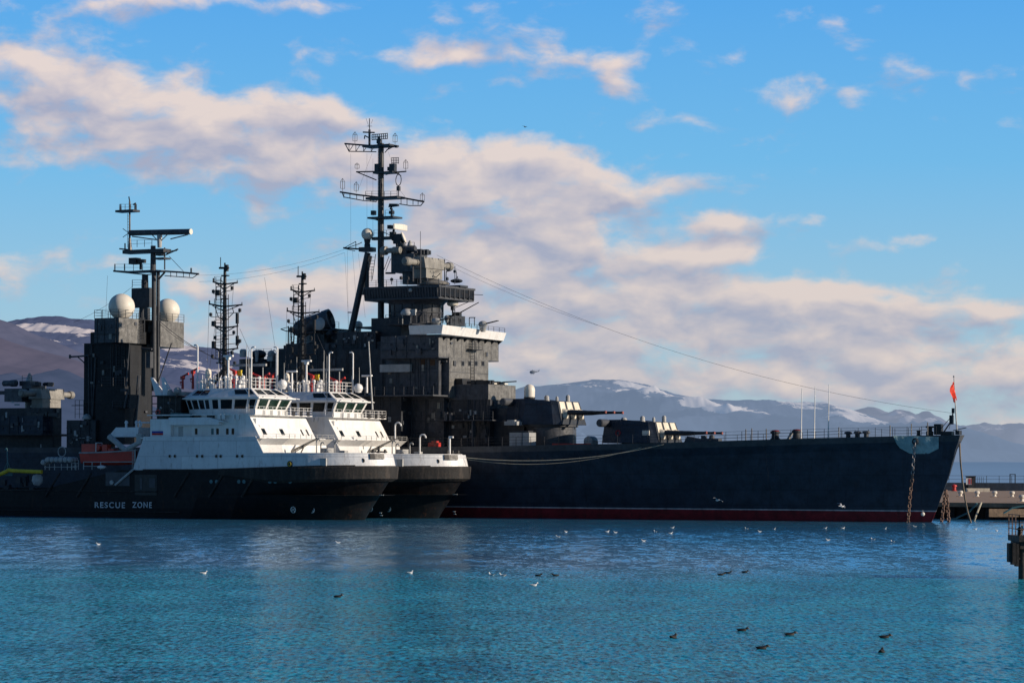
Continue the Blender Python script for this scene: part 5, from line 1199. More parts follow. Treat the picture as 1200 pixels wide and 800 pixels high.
m = MB(); a = tq(165,512,2.5); m.prism([(a.x-1,0),(a.x-1,4.5),(a.x+3.6,4.5),(a.x+3.6,0)], a.z, a.z+1.2, [(a.x-1,0),(a.x-1,4.2),(a.x+2.6,4.2),(a.x+2.6,0)])
for k in (1,4,5): c = tq(144+k*4,503,3); m.lathe((c.x,3,a.z+1.2),[(.15,0),(.15,.5),(.25,.6),(.1,.9)],8)
m.tube(tq(166,495,3),tq(176,495,3),.1); m.tube(tq(166,499,3),tq(166,495,3),.08); T('after_house', m, 'white')
m = MB()
for k in range(16): c = tq(rnd.uniform(2,46),rnd.uniform(560,578),rnd.uniform(2,6)); m.cbox(c, rnd.uniform(.3,1.1), .5, rnd.uniform(.3,1.0))
T('working_deck_gear', m, 'dark')
# copies: second tug (as a whole), before the loose things are added
def children(o): return [x for x in bpy.data.objects if x.parent == o]
tug2 = copy_tree(tug)
tug2.location = (TF.bx+8.55, TF.by+14.7, 0); tug2['label'] = 'farther white rescue tug sandwiched between the nearer tug and the dark cruiser'
for o in [c for c in bpy.data.objects if c.parent == tug2 and c.name.split('.')[0] in ('lettering','raft_rack','boat_cradle','after_house','stern_davit','working_deck_gear')]: bpy.data.objects.remove(o)
tug['group'] = tug2['group'] = 'white rescue tugs moored side by side'

# loose things on the nearer tug ------------------------------------------------
def tworld(p): return TF.world(p)
boat = tag(empty('rescue_boat', TF.world(tq(130,544,5.6)), R(150)), 'orange-red open rescue boat in its cradle under the white davit', 'boat')
def bl(px, py, v=0):
    c = tq(130,544,5.6); p = tq(px,py,5.6+v); return Vector((p.x-c.x, v, p.z-c.z))
m = MB(); L0, L1 = bl(99,540).x, bl(160,540).x; hh = bl(130,530).z
st = []
for k in range(13):
    t = k/12; u = L0+(L1-L0)*t; w = 1.05*(1-.85*max(0,(t-.62)/.38)**1.8); st.append((u,w,.05+.6*max(0,t-.6)**1.3, hh+.35*t*t))
for a, b in zip(st, st[1:]):
    for sg in (1,-1):
        m.add([(a[0],0,a[2]-.15),(b[0],0,b[2]-.15),(b[0],sg*b[1]*.7,b[2]+.15),(a[0],sg*a[1]*.7,a[2]+.15)],[(0,1,2,3)])
        m.add([(a[0],sg*a[1]*.7,a[2]+.15),(b[0],sg*b[1]*.7,b[2]+.15),(b[0],sg*b[1],b[3]),(a[0],sg*a[1],a[3])],[(0,1,2,3)])
    m.add([(a[0],a[1],a[3]-.1),(b[0],b[1],b[3]-.1),(b[0],-b[1],b[3]-.1),(a[0],-a[1],a[3]-.1)],[(0,1,2,3)])
a = st[0]; m.add([(a[0],a[1],a[3]),(a[0],-a[1],a[3]),(a[0],-a[1]*.7,a[2]+.15),(a[0],0,a[2]-.15),(a[0],a[1]*.7,a[2]+.15)],[(0,1,2,3,4)])
m.build('hull', M['boatred'], boat, True)
m = MB(); m.path([Vector((s_[0],s_[1]+.03,s_[3]-.05)) for s_ in st], .09, 6); m.path([Vector((s_[0],-s_[1]-.03,s_[3]-.05)) for s_ in st], .09, 6); m.build('fender_strip', M['lgrey'], boat)
m = MB(); p = bl(99,531); q_ = bl(116,531); m.box(q_.x,p.x,-.6,.6,hh-.1,bl(108,520).z); m.lathe((q_.x-.1,0,bl(108,521.5).z-.3),[(.4,-.55),(.42,.55)],12,'y'); m.build('engine_housing', M['boatred'], boat)
m = MB(); p = bl(124,531); m.box(p.x-.5,p.x+.3,-.4,.4,hh-.1,hh+1.0); m.box(p.x-1.6,p.x-.7,-.5,.5,hh-.1,hh+.45); m.build('steering_console', M['boatred'], boat)
m = MB(); p = bl(116,520); m.path([Vector((p.x,-.6,hh)),Vector((p.x,-.6,hh+1.2)),Vector((p.x,.6,hh+1.2)),Vector((p.x,.6,hh))], .05); m.build('roll_bar', M['white'], boat)
raft_lab = ['rearmost', 'second', 'third', 'fourth', 'fifth', 'sixth', 'foremost']
raft0 = None
for k in range(7):
    px = 54+k*5.2; py = 541.5 if k == 0 else 538.6
    p = TF.world(tq(px, py, 6.2))
    if raft0 is None:
        m = MB(); m.lathe((0,0,0), [(.12,-.8),(.30,-.72),(.37,-.5),(.37,.5),(.30,.72),(.12,.8)], 16, 'y'); raft0 = m.build('liferaft_canister', M['dome'] if False else M['lgrey'], None, True); o = raft0
        m = MB(); 
        for y in (-.3,.3): m.torus((0,y,0),(0,1,0),(0,0,1),.375,.03,16,4)
        m.build('strap', M['dark'], raft0)
    else: o = copy_tree(raft0)
    o.location = p; o.rotation_euler = (0,0,R(150))
    where = ('leftmost, lowest of the seven by the yellow boom' if k == 0 else 'rightmost, nearest the red rescue boat' if k == 6 else '%s from the left in the rack of seven' % raft_lab[k])
    tag(o, 'white liferaft canister on the tug rail, '+where, 'liferaft', 'liferaft canisters in the tug rack')
m = MB(); pts = [tq(-12,556,7.3), tq(0,555.5,7.3), tq(8,552,7.3), tq(10,550.5,7.3), tq(14,551.2,7.3), tq(30,552,7.3), tq(49,552.6,7.3)]
m.path([TF.world(p) for p in pts], .25, 10)
tag(m.build('oil_boom', M['yellow'], None, True), 'bright yellow floating boom laid along the stern of the nearer tug', 'boom')
m = MB(); b0 = TF.world(tq(9,554,6.5)); t0 = TF.world(tq(8.5,527,6.5)); m.path([b0, t0, TF.world(tq(7.5,525,6.5)), TF.world(tq(6,527,6.5))], .09, 6); m.tube(b0+Vector((-.6,0,0)), b0.lerp(t0,.5), .05); m.tube(b0+Vector((.6,0,0)), b0.lerp(t0,.5), .05); m.cbox(b0+Vector((0,0,-.1)), 1.2, .6, .5)
o = m.build('stern_davit', M['teal'], None); o.parent = tug; o.matrix_parent_inverse = Matrix.Translation((TF.bx,TF.by,0)).inverted() if False else (Matrix.Translation((TF.bx,TF.by,0)) @ Matrix.Rotation(R(150),4,'Z')).inverted()
m = MB(); c = TF.world(tq(44,562,7.0)); 
m.ball(c, .75, 16, 12, .95, .5, 1.0); m.v = [tuple(Vector(p)+Vector(p).normalized()*.0+Vector((.12*noise.noise(Vector(p)*2.3), 0, .12*noise.noise(Vector(p)*2.1+Vector((5,0,0)))))) for p in m.v]
tag(m.build('tarpaulin_bundle', M['lgrey'], None, True), 'grey tarpaulin bundle hanging below the yellow boom on the tug', 'tarpaulin')
# mooring ropes from the far tug to the cruiser
def rope(name, a, b, sag, r, mat, label):
    a, b = Vector(a), Vector(b); n = 22; pts = [a.lerp(b, i/n)-Vector((0,0,4*sag*(i/n)*(1-i/n))) for i in range(n+1)]
    m = MB(); m.path(pts, r, 6); return tag(m.build(name, M[mat], None, True), label, 'rope')
T2 = Frame(TF.bx+8.55, TF.by+14.7)
e_ = CF.world(side_pt(778, 520.5, .15)); s_ = T2.world(Vector((1.5, 1.0, w531+.3)))
s_ = at(546, 536, (T2.by+0.5)); 
m = MB(); tt_ = T2.q
m.tube(tt_(436.5,480,3.5), tt_(432,400,3.5), .12, .07, 8); m.build('tall_pole', M['lgrey'], tug2)
m = MB(); m.tube(tt_(527,540,1), tt_(527,512,1), .13, n=8); m.tube(tt_(526,512,1), tt_(531,512,1), .13, n=8); m.build('bow_post', M['white'], tug2)
for px_, y0_, y1_ in ((463,514,499),(492,531,513)):
    m = MB(); c = tt_(px_, y1_, 1.5); b_ = tt_(px_, y0_, 1.5); r_ = .45; m.path([b_, c]+[Vector((c.x-r_+r_*math.cos(k*math.pi/5), c.y, c.z+r_*math.sin(k*math.pi/5))) for k in range(1,6)], .10, 8); m.build('vent_pipe', M['white'], tug2, True)
rope('mooring_rope', s_, e_, 1.05, .05, 'rope', 'pale thick mooring rope from the far tug bow up to the cruiser side')
s2_ = at(548, 538, (T2.by+0.5)); e2 = CF.world(side_pt(752, 524, .15)); rope('mooring_rope', s2_, e2, 1.25, .03, 'rope', 'thinner lower mooring rope hanging beneath the thick pale one at the cruiser side')
rb0 = CF.world(cq(1124.5,516,-.4)); rb1 = on_water(1137.5, 612); rope('bow_rope', rb0, at(1133,585,343), .05, .11, 'tan', 'brown rope hanging from the cruiser stem towards the quay'); 
o = bpy.data.objects['bow_rope']; m = MB(); m.path([rb0, at(1125.5,540,343), at(1128,565,343), at(1131,585,343), at(1134,600,343), at(1138,612.5,343)], .105, 6)
o.data = (lambda x: (x.data, bpy.data.objects.remove(x))[0])(m.build('tmp', M['tan'], None, True)) if False else o.data
bpy.data.objects.remove(o); tag(m.build('bow_rope', M['tan'], None, True), 'brown rope hanging from the cruiser stem down into the water', 'rope')

# =================================================================== QUAY AND SMALL HARBOUR THINGS
qy0 = 352.0
m = MB()
def gx(px, Y): return ray(px, 560)[0]*Y
zq = 2.15
# quay deck: front edge parallel to the picture, reaching back
m.add([(gx(1092,372),372,zq),(gx(1300,352)+10,352,zq),(gx(1500,640),640,zq),(gx(1080,640),640,zq),(gx(1092,372),372,zq-.55),(gx(1300,352)+10,352,zq-.55),(gx(1500,640),640,zq-.55),(gx(1080,640),640,zq-.55)],[(0,1,2,3),(4,7,6,5),(0,4,5,1),(1,5,6,2),(2,6,7,3),(3,7,4,0)])
quay = tag(empty('quay', (gx(1150,360),360,0)), 'low brown concrete quay with a dark face at the right of the cruiser bow', 'quay')
def wparent(o, root):
    o.parent = root; bpy.context.view_layer.update(); o.matrix_parent_inverse = root.matrix_world.inverted(); return o
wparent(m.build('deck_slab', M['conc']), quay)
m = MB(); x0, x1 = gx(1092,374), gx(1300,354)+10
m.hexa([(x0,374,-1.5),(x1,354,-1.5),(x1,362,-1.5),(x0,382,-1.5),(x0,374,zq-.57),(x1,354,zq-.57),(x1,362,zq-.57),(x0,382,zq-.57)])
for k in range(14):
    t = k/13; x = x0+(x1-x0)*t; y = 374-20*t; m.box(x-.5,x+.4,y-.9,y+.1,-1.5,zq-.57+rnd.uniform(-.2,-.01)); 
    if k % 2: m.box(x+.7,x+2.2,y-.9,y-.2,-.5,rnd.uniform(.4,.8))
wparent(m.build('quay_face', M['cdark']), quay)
m = MB(); m.box(gx(1163,355)-.6,gx(1163,355)+4,352.6,354,zq-1.6,zq-.6); m.v=[(x,y+ (1.2 if y<353 else 0),z) for x,y,z in m.v]
wparent(m.build('concrete_patch', M['conc']), quay)
# bollards
blab = ['leftmost round-topped bollard on the quay, nearest the cruiser stem','second bollard on the quay counting from the cruiser stem','middle bollard of the five pale ones on the quay','fourth bollard on the quay counting from the cruiser stem','rightmost quay bollard, cut by the picture edge']
b0 = None
for k, (px, py) in enumerate(((1125.5,581.5),(1145,582),(1165.5,582),(1186,582.3),(1197.5,588))):
    p = on_water(px, py, zq)
    if b0 is None:
        m = MB(); m.lathe((0,0,0),[(.42,0),(.42,.08),(.27,.14),(.25,.42),(.42,.55),(.45,.78),(.34,.95),(.05,1.0)],18); b0 = m.build('bollard', M['dome'], None, True)
        m = MB(); m.box(-.6,.6,-.5,.5,0.004,.06); m.build('base_plate', M['conc'], b0); o = b0
    else: o = copy_tree(b0)
    o.location = p; tag(o, blab[k], 'bollard', 'pale bollards along the quay')
# red hydrant, booth, beam, rail, far breakwater
p = on_water(1118, 575, zq); s = p.y/352
m = MB(); m.lathe(p,[(.35*s,0),(.35*s,.1),(.25*s,.2),(.25*s,.5*s),(.38*s,.55*s),(.3*s,.75*s),(.05,.85*s)],14); tag(m.build('red_bollard', M['rust'] if False else M['redp'], None, True), 'small red mooring post on the quay just right of the stem', 'bollard')
bo = on_water(1136.5, 575.5, zq); bo_ = tag(empty('dock_booth', bo), 'small dark control cabin with a red and white notice on the quay', 'booth')
s = bo.y/FPX
m = MB(); m.box(-2*s*1.0,6.5*s,0,3,0,17*s); m.box(-6*s,-1*s,.3,2,0,10*s); m.box(-2.5*s,7*s,-.2,3.2,17*s,18*s); 
for k in range(5): m.tube((7*s+k*.4,0,0),(7*s+k*.4,0,17*s),.05,n=4)
m.build('cabin', M['dark'], bo_)
m = MB(); m.box(-4.5*s,1.8*s,-.1,-.03,8*s,15.5*s); m.build('notice_board', M['flagw'], bo_); m = MB(); m.box(-1.6*s,-.2*s,-.16,-.11,8.5*s,15*s); m.box(1*s,1.7*s,-.16,-.11,8.5*s,15*s); m.build('notice_print', M['redp'], bo_)
p = on_water(1146, 576, zq); s = p.y/FPX; m = MB(); m.box(p.x-13*s,p.x+14*s,p.y,p.y+1.5,zq,zq+4.2*s); m.box(p.x-12*s,p.x-10*s,p.y-.05,p.y,zq+.1,zq+3*s); tag(m.build('stacked_timber', M['cream'], None), 'pale yellow stacked beam lying on the quay beside the cabin', 'beam')
bw = tag(empty('breakwater', (gx(1150,760),760,0)), 'long dark blue breakwater wall with a thin railing behind the quay', 'breakwater')
m = MB(); zb_ = at(1150,565.5,760).z; m.box(gx(1095,760),gx(1260,760),760,775,-1,zb_); m.box(gx(1100,760),gx(1170,760),757,760,-1,zb_-1.1); wparent(m.build('wall', M['hull']), bw)
m = MB(); m.rail([Vector((gx(1098,760),761,zb_)),Vector((gx(1260,760),761,zb_))],1.9,3.2,.07,2); m.box(gx(1184,760),gx(1185,760),761,761.3,zb_,zb_+2.4); m.box(gx(1190,760),gx(1191,760),761,761.3,zb_,zb_+2.4); m.box(gx(1184,760),gx(1191,760),761,761.3,zb_+2.2,zb_+2.4); wparent(m.build('railing', M['mast']), bw)
m = MB(); m.path([at(1150,588.5,356),at(1147,596,355),at(1143,606,354),at(1141,612,354)],.12,6); tag(m.build('quay_rope', M['rope'], None, True), 'pale blue-grey rope drooping from the quay edge into the water', 'rope')
m = MB(); m.path([at(1107,609,358),at(1120,607,357),at(1135,600,356),at(1145,589.5,355)],.10,6); tag(m.build('quay_rope', M['teal'], None, True), 'dark rope slanting along the quay face from the chains', 'rope')
m = MB(); p0 = at(1161,604,353); p1 = at(1200,592,353); 
m.path([at(1176,601,352),at(1186,595,352),at(1200,592.5,352)],.12,6); tag(m.build('fender_boom', M['teal'], None, True), 'teal boom slung below the quay edge at the far right', 'boom')
# mooring dolphin at the right edge
YJ = on_water(1196, 678).y
jt = tag(empty('mooring_dolphin', (gx(1200,YJ),YJ,0)), 'dark timber mooring dolphin with a rusty railing cut by the right picture edge', 'dolphin')
def jp(px, py, dy=0): a, b = ray(px, py); return Vector((a*YJ, YJ+dy, HC+b*YJ))
zt3 = jp(1195,630).z
m = MB(); x = jp(1196,650).x; m.tube((x+.12,YJ,-1.5),(x+.12,YJ,zt3),.24,n=12); m.tube((x+1.6,YJ+.3,-1.5),(x+1.6,YJ+.3,zt3),.24,n=12); m.tube((x+3,YJ+1.5,-1.5),(x+3,YJ+1.5,zt3),.24,n=12); wparent(m.build('pile', M['cdark'], None, True), jt)
m = MB(); m.box(jp(1192,630).x, x+4, YJ-.6, YJ+3, zt3-.2, zt3+.12); m.box(jp(1194,640).x,x+3.8,YJ-.4,YJ+2.6,zt3-.6,zt3-.2); wparent(m.build('platform', M['cdark']), jt)
m = MB(); m.box(jp(1180.5,650).x, jp(1184,650).x, YJ-.5,YJ+.2, jp(1182,658).z, jp(1182,636).z); m.box(jp(1184.6,650).x, jp(1188.5,650).x, YJ-.55,YJ+.2, jp(1182,661).z, jp(1182,635.5).z); m.box(jp(1189.2,650).x, jp(1192.5,650).x, YJ-.5,YJ+.2, jp(1182,663).z, jp(1182,635).z); m.box(jp(1181,650).x,x,YJ-.2,YJ+.1,jp(1182,642).z,jp(1182,640).z); m.box(jp(1181,650).x,x,YJ-.2,YJ+.1,jp(1182,655).z,jp(1182,653).z); wparent(m.build('timber_fender', M['rubber']), jt)
m = MB(); zr3 = jp(1195,603).z; xa = jp(1192.5,620).x; 
m.rail([Vector((xa,YJ-.5,zt3+.1)),Vector((x+3.8,YJ-.5,zt3+.1))],zr3-zt3-.1,.75,.035,3); m.rail([Vector((xa,YJ-.5,zt3+.1)),Vector((xa,YJ+2.8,zt3+.1))],zr3-zt3-.1,.9,.035,3); m.tube((xa,YJ-.5,zt3+.1),(xa+.75,YJ-.5,zr3),.025); wparent(m.build('railing', M['rust']), jt)
m = MB(); c = jp(1196.5,624,.3); m.lathe((c.x,c.y,zt3+.12),[(.16,0),(.14,.3),(.2,.34),(.08,.5)],10); wparent(m.build('mooring_hook', M['black'], None, True), jt)
m = MB(); c = jp(1198,617,.1); m.cbox(c,.14,.1,.3); wparent(m.build('notice_plate', M['lgrey']), jt)

# =================================================================== BIRDS
def loft_body(mb, rings, n=10):
    vs = []
    for (x, z, ry, rz_) in rings:
        for k in range(n):
            t = 2*math.pi*k/n; vs.append((x, ry*math.cos(t), z+rz_*math.sin(t)))
    m_ = len(rings); fs = [(j*n+k, j*n+(k+1)%n, (j+1)*n+(k+1)%n, (j+1)*n+k) for j in range(m_-1) for k in range(n)]
    fs += [tuple(range(n-1,-1,-1)), tuple((m_-1)*n+k for k in range(n))]; mb.add(vs, fs)
gw = paint('gull_plumage', (.80,.79,.77), .7, .06, 0, dirt_amt=.05, bump=0); gg = paint('gull_wing_grey', (.38,.40,.43), .7, .1, 0, dirt_amt=.1, bump=0)
dk = paint('duck_dark_plumage', (.012,.010,.009), .7, .3, 0, dirt_amt=.1, bump=0); bk = paint('bird_beak', (.5,.25,.05), .5, .1, 0)
pale = paint('duck_pale_flank', (.10,.085,.07), .7, .2, 0, dirt_amt=.1, bump=0)
def make_gull():
    m = MB(); loft_body(m, [(-.27,.13,.01,.01),(-.2,.11,.05,.03),(-.12,.08,.09,.07),(0,.06,.115,.095),(.10,.08,.10,.09),(.155,.14,.06,.065),(.175,.20,.045,.05),(.20,.235,.05,.048),(.235,.235,.038,.036),(.255,.23,.015,.015)])
    o = m.build('gull', gw, None, True)
    m = MB(); m.hexa([(.245,-.012,.218),(.30,-.006,.208),(.30,.006,.208),(.245,.012,.218),(.245,-.01,.24),(.305,-.003,.216),(.305,.003,.216),(.245,.01,.24)]); m.build('beak', bk, o)
    for sg in (1,-1):
        m = MB(); loft_body(m, [(-.30,.15,.01,.008),(-.2,.13,.03,.03),(-.05,.10,.035,.055),(.06,.10,.02,.04),(.09,.10,.005,.01)], 8); m.v = [(x, y+sg*.085, z) for x,y,z in m.v]; m.build('wing', gg, o, True)
    return o
def make_duck():
    m = MB(); loft_body(m, [(-.25,.14,.01,.01),(-.21,.10,.06,.03),(-.12,.07,.10,.08),(0,.05,.13,.10),(.11,.07,.10,.09),(.15,.11,.06,.07),(.165,.145,.05,.055),(.195,.165,.052,.052),(.235,.16,.04,.038),(.255,.155,.015,.015)])
    o = m.build('duck', dk, None, True)
    m = MB(); m.hexa([(.245,-.018,.138),(.31,-.018,.132),(.31,.018,.132),(.245,.018,.138),(.245,-.012,.162),(.31,-.014,.140),(.31,.014,.140),(.245,.012,.162)]); m.build('beak', bk, o)
    m = MB(); loft_body(m, [(-.15,.035,.08,.02),(0,.03,.134,.03),(.1,.035,.1,.02)], 10); m.build('flank', pale, o, True)
    return o
G0 = make_gull(); K0 = make_duck()
gl = [ (115,638,'lone white gull on the water below the word RESCUE'), (239,672,'lone white gull on the water at lower left, at the edge of the teal water'),
 (396,636,'white gull on the reflections below the nearer tug foredeck'), (481,671.5,'white gull alone on open water between the tug bows and the foreground'),
 (576,674,'larger left gull of the pair on the water left of two ducks'), (589,674.5,'smaller right gull of the pair left of the two ducks'),
 (626,686,'white gull nearest the camera, just below the two ducks'), (654,629,'white gull below turret base, left and lower one of a close pair'),
 (663,623.5,'white gull up and to the right of its neighbour near the hull'), (712,623,'left gull of a tight pair close to the red waterline'),
 (721,624,'right gull of the tight pair close to the red waterline'), (754,634,'tiny gull slightly nearer the camera than the others below the gun barrels'),
 (768,623,'left gull of the trio below the forward barrels'), (786,625,'lower right gull of the trio below the forward barrels'),
 (788,618.5,'upper right gull of the trio, closest to the hull'), (875,619.5,'left upper gull of three in a row by midships hull right of the barrels'),
 (890,623,'low middle gull of three in a row right of the barrels'), (907,620,'right gull of three in a row right of the barrels'),
 (967,619,'bright gull below the three whip antennas of the foredeck'), (988,619,'grey gull just right of the bright one below the whip antennas'),
 (970,633,'faint gull farther out from the hull below the whip antennas'), (1023,632,'faint small gull left of the bright lone one below the anchor chain'),
 (1046,635,'bright gull lowest of those left of the anchor chain'), (1037,619.5,'gull close to the hull a little left of the anchor chain'),
 (1072,617,'gull right beside the foot of the anchor chain'), (1143,620,'left gull of the two in front of the quay'), (1168,622,'right gull of the two in front of the quay')]
for i, (px, py, lb) in enumerate(gl):
    o = G0 if i == 0 else copy_tree(G0)
    p = on_water(px, py); sc = .82 if p.y > 220 else .8
    o.location = (p.x, p.y, -.035); o.scale = (sc,sc,sc); o.rotation_euler = (0,0,rnd.uniform(-1,1)+(0 if rnd.random()<.5 else math.pi)); tag(o, lb, 'gull', 'gulls floating on the harbour water')
dl = [(396,699.5,'lone dark duck at lower left in the teal water',0), (631,674.5,'smaller dark duck left of a larger one beside the white gulls',0), (651,674.5,'dark duck with pale flank right of the smaller one beside the gulls',3.1),
 (845,673.5,'leftmost duck of the row of three far out at right',0), (853,671.5,'middle duck of the row of three far out at right',0), (873,670.5,'rightmost and largest duck of the far row of three',0),
 (789,747,'round dark duck alone left of the foreground group',.9), (870,739,'upper left duck of the foreground trio',0), (893,760,'lower duck of the foreground trio with its head forward',0),
 (926,744,'right duck of the foreground trio with a pale flank',0), (1037,747,'upper duck of the right-hand foreground pair',0), (1033,764,'lower duck of the right-hand foreground pair, nearest the camera',1.2)]
for i, (px, py, lb, rz_) in enumerate(dl):
    o = K0 if i == 0 else copy_tree(K0)
    p = on_water(px, py); o.scale = (.9,.9,.95); o.location = (p.x, p.y, -.04); o.rotation_euler = (0,0,rz_+rnd.uniform(-.3,.3)); tag(o, lb, 'duck', 'dark ducks floating in the foreground water')
# flying gulls
def fly(px, py, Y, rz_, s, lb, mat=gw):
    m = MB(); loft_body(m, [(-.26,0,.01,.01),(-.18,0,.05,.03),(0,0,.08,.07),(.12,.01,.06,.06),(.18,.02,.045,.045),(.24,.015,.01,.01)]); o = m.build('flying_gull', mat, None, True)
    for sg in (1,-1):
        m = MB(); pr = [(.08,0,.03,.16),(.10,.28,.16,.13),(.02,.55,.10,.07),(-.06,.68,.03,.02)]
        vs = []
        for (x,y,z,c) in pr: vs += [(x,sg*y,z),(x-c,sg*y,z-.01),(x-c*.5,sg*y,z+.02)]
        fs = []
        for j in range(3): a_ = j*3; fs += [(a_,a_+3,a_+5,a_+2),(a_+2,a_+5,a_+4,a_+1),(a_+1,a_+4,a_+3,a_)]
        m.add(vs, fs); m.build('wing', gg if mat is gw else mat, o)
    o.location = at(px,py,Y); o.rotation_euler = (.25,.15,rz_); o.scale = (s,s,s); return tag(o, lb, 'gull', 'gulls in flight')
fly(841,586,335,2.4,1.3,'gull flying low against the dark hull below the turrets'); fly(986,593,332,.4,1.5,'gull with raised wings skimming the white waterline stripe near the bow')
fly(615,149,600,.7,1.3,'tiny dark bird high in the blue sky above the clouds', dk)
# helicopter far off
Yh_ = 2600; hp_ = at(624,436,Yh_); hgm = paint('helicopter_grey', (.16,.19,.23), .6, .2, 0)
hel = tag(empty('helicopter', hp_, R(0)), 'distant grey helicopter hovering in the sky left of the snowy mountain', 'helicopter')
m = MB(); loft_body(m, [(-2.6,.0,.3,.35),(-2.0,0,1.0,1.1),(-.5,.1,1.25,1.4),(1.5,.2,1.2,1.3),(2.6,.4,.6,.7),(5.6,.8,.22,.28),(6.0,.9,.1,.2)], 12); m.build('fuselage', hgm, hel, True)
m = MB(); m.box(-5.5,5.5,-.12,.12,2.1,2.18); m.box(-.15,.15,-5.5,5.5,2.1,2.18); m.tube((0,0,1.3),(0,0,2.2),.2); m.build('main_rotor', hgm, hel)
m = MB(); m.hexa([(5.3,-.08,.8),(6.1,-.08,.8),(6.1,.08,.8),(5.3,.08,.8),(5.9,-.06,2.3),(6.4,-.06,2.3),(6.4,.06,2.3),(5.9,.06,2.3)]); m.box(5.95,6.05,-.3,-.2,.6,2.6); m.build('tail_rotor', hgm, hel)
m = MB(); 
for sg in (1,-1): m.tube((-2,sg*1.1,-1.9),(1.8,sg*1.1,-1.9),.1); m.tube((-1.2,sg*1.1,-1.9),(-1,sg*.7,-1),.08); m.tube((1,sg*1.1,-1.9),(.8,sg*.7,-1),.08)
m.build('landing_skid', hgm, hel)

# =================================================================== MOUNTAINS
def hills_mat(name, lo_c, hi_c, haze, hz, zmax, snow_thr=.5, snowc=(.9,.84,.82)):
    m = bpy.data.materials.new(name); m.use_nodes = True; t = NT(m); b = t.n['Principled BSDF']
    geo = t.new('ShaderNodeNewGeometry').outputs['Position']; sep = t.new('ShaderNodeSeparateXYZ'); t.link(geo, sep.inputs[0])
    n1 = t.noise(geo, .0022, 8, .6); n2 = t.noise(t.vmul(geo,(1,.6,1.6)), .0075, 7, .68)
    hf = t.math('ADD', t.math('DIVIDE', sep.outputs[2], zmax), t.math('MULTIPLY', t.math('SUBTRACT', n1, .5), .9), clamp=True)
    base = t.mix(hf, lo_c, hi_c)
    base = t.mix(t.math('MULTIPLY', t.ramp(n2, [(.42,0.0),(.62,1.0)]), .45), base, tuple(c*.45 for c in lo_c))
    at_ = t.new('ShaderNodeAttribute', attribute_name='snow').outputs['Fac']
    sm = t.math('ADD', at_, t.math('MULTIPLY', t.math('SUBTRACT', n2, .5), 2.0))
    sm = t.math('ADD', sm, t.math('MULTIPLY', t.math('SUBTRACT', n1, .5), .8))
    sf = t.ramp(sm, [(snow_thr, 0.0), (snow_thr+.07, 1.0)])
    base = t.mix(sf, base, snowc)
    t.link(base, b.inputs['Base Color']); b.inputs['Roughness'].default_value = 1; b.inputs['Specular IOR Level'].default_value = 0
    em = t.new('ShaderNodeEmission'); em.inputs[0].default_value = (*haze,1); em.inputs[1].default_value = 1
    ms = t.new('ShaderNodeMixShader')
    # distance haze painted onto the slopes as glow, thinning with height
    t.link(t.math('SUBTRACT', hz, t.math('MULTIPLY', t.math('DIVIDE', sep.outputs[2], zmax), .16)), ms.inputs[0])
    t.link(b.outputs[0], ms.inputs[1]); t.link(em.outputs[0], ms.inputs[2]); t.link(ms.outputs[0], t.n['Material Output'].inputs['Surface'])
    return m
def hills(name, Yc, sky_pts, px0, px1, mat, amp=.3, snow=None, nx=420, ny=70, seed=0, front=.62, rough=1.0):
    f = lerpf(sky_pts); vs = []; fs = []; sn = []
    for j in range(ny+1):
        tj = j/ny
        if tj <= .8: r = front+(1-front)*(tj/.8)
        else: r = 1+.25*(tj-.8)/.2
        Y = Yc*r
        for i in range(nx+1):
            px = px0+(px1-px0)*i/nx; X = (px-600)/FPX*Yc; 
            crest = HC+(YH+ (px-600)*.0044 - f(px))*Yc/FPX
            t = (r-front)/(1-front) if r <= 1 else 1-(r-1)*1.2
            P_ = Vector((X/1300.0+seed*7.3, Y/1900.0, seed*3.1))
            rid = 1-abs(noise.noise(P_)*2); rid2 = 1-abs(noise.noise(P_*2.3+Vector((4,4,4)))*2); fine = noise.fractal(P_*6, .9, 2.0, 5)
            body = t**.85
            k = amp*(1-t**2.2)*min(1, t*5)
            h = crest*(body + k*(rid*.6+rid2*.35-.55)*.9) + crest*.02*fine*rough + crest*.012*noise.fractal(P_*17, .8, 2.0, 4)*rough
            if r >= 1: h = crest*(t+.015*fine)
            vs.append((X, Y, h if j > 0 else -20)); sn.append(snow(px, t, r, fine, h/max(1,crest)) if snow else -2.0)
    w = nx+1
    fs = [(j*w+i, j*w+i+1, (j+1)*w+i+1, (j+1)*w+i) for j in range(ny) for i in range(nx)]
    me = bpy.data.meshes.new(name); me.from_pydata(vs, [], fs); me.materials.append(mat)
    at_ = me.attributes.new('snow', 'FLOAT', 'POINT'); at_.data.foreach_set('value', sn)
    for p in me.polygons: p.use_smooth = True
    o = bpy.data.objects.new(name, me); COL.objects.link(o); o['kind'] = 'structure'; return o
def gauss(x, c, w): return math.exp(-((x-c)/w)**2)
haze_r = (.16,.22,.36); haze_l = (.115,.13,.22)
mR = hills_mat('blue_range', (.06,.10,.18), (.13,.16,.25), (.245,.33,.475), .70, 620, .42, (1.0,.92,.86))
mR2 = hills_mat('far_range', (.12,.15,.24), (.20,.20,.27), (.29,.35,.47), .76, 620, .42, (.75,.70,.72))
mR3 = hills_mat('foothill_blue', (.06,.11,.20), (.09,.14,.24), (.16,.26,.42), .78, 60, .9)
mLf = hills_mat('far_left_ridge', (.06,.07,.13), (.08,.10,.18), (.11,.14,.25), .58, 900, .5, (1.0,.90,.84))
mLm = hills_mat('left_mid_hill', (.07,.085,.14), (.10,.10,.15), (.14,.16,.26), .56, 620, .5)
mLn = hills_mat('left_near_hill', (.085,.085,.13), (.11,.095,.13), (.14,.15,.24), .52, 420, .5)
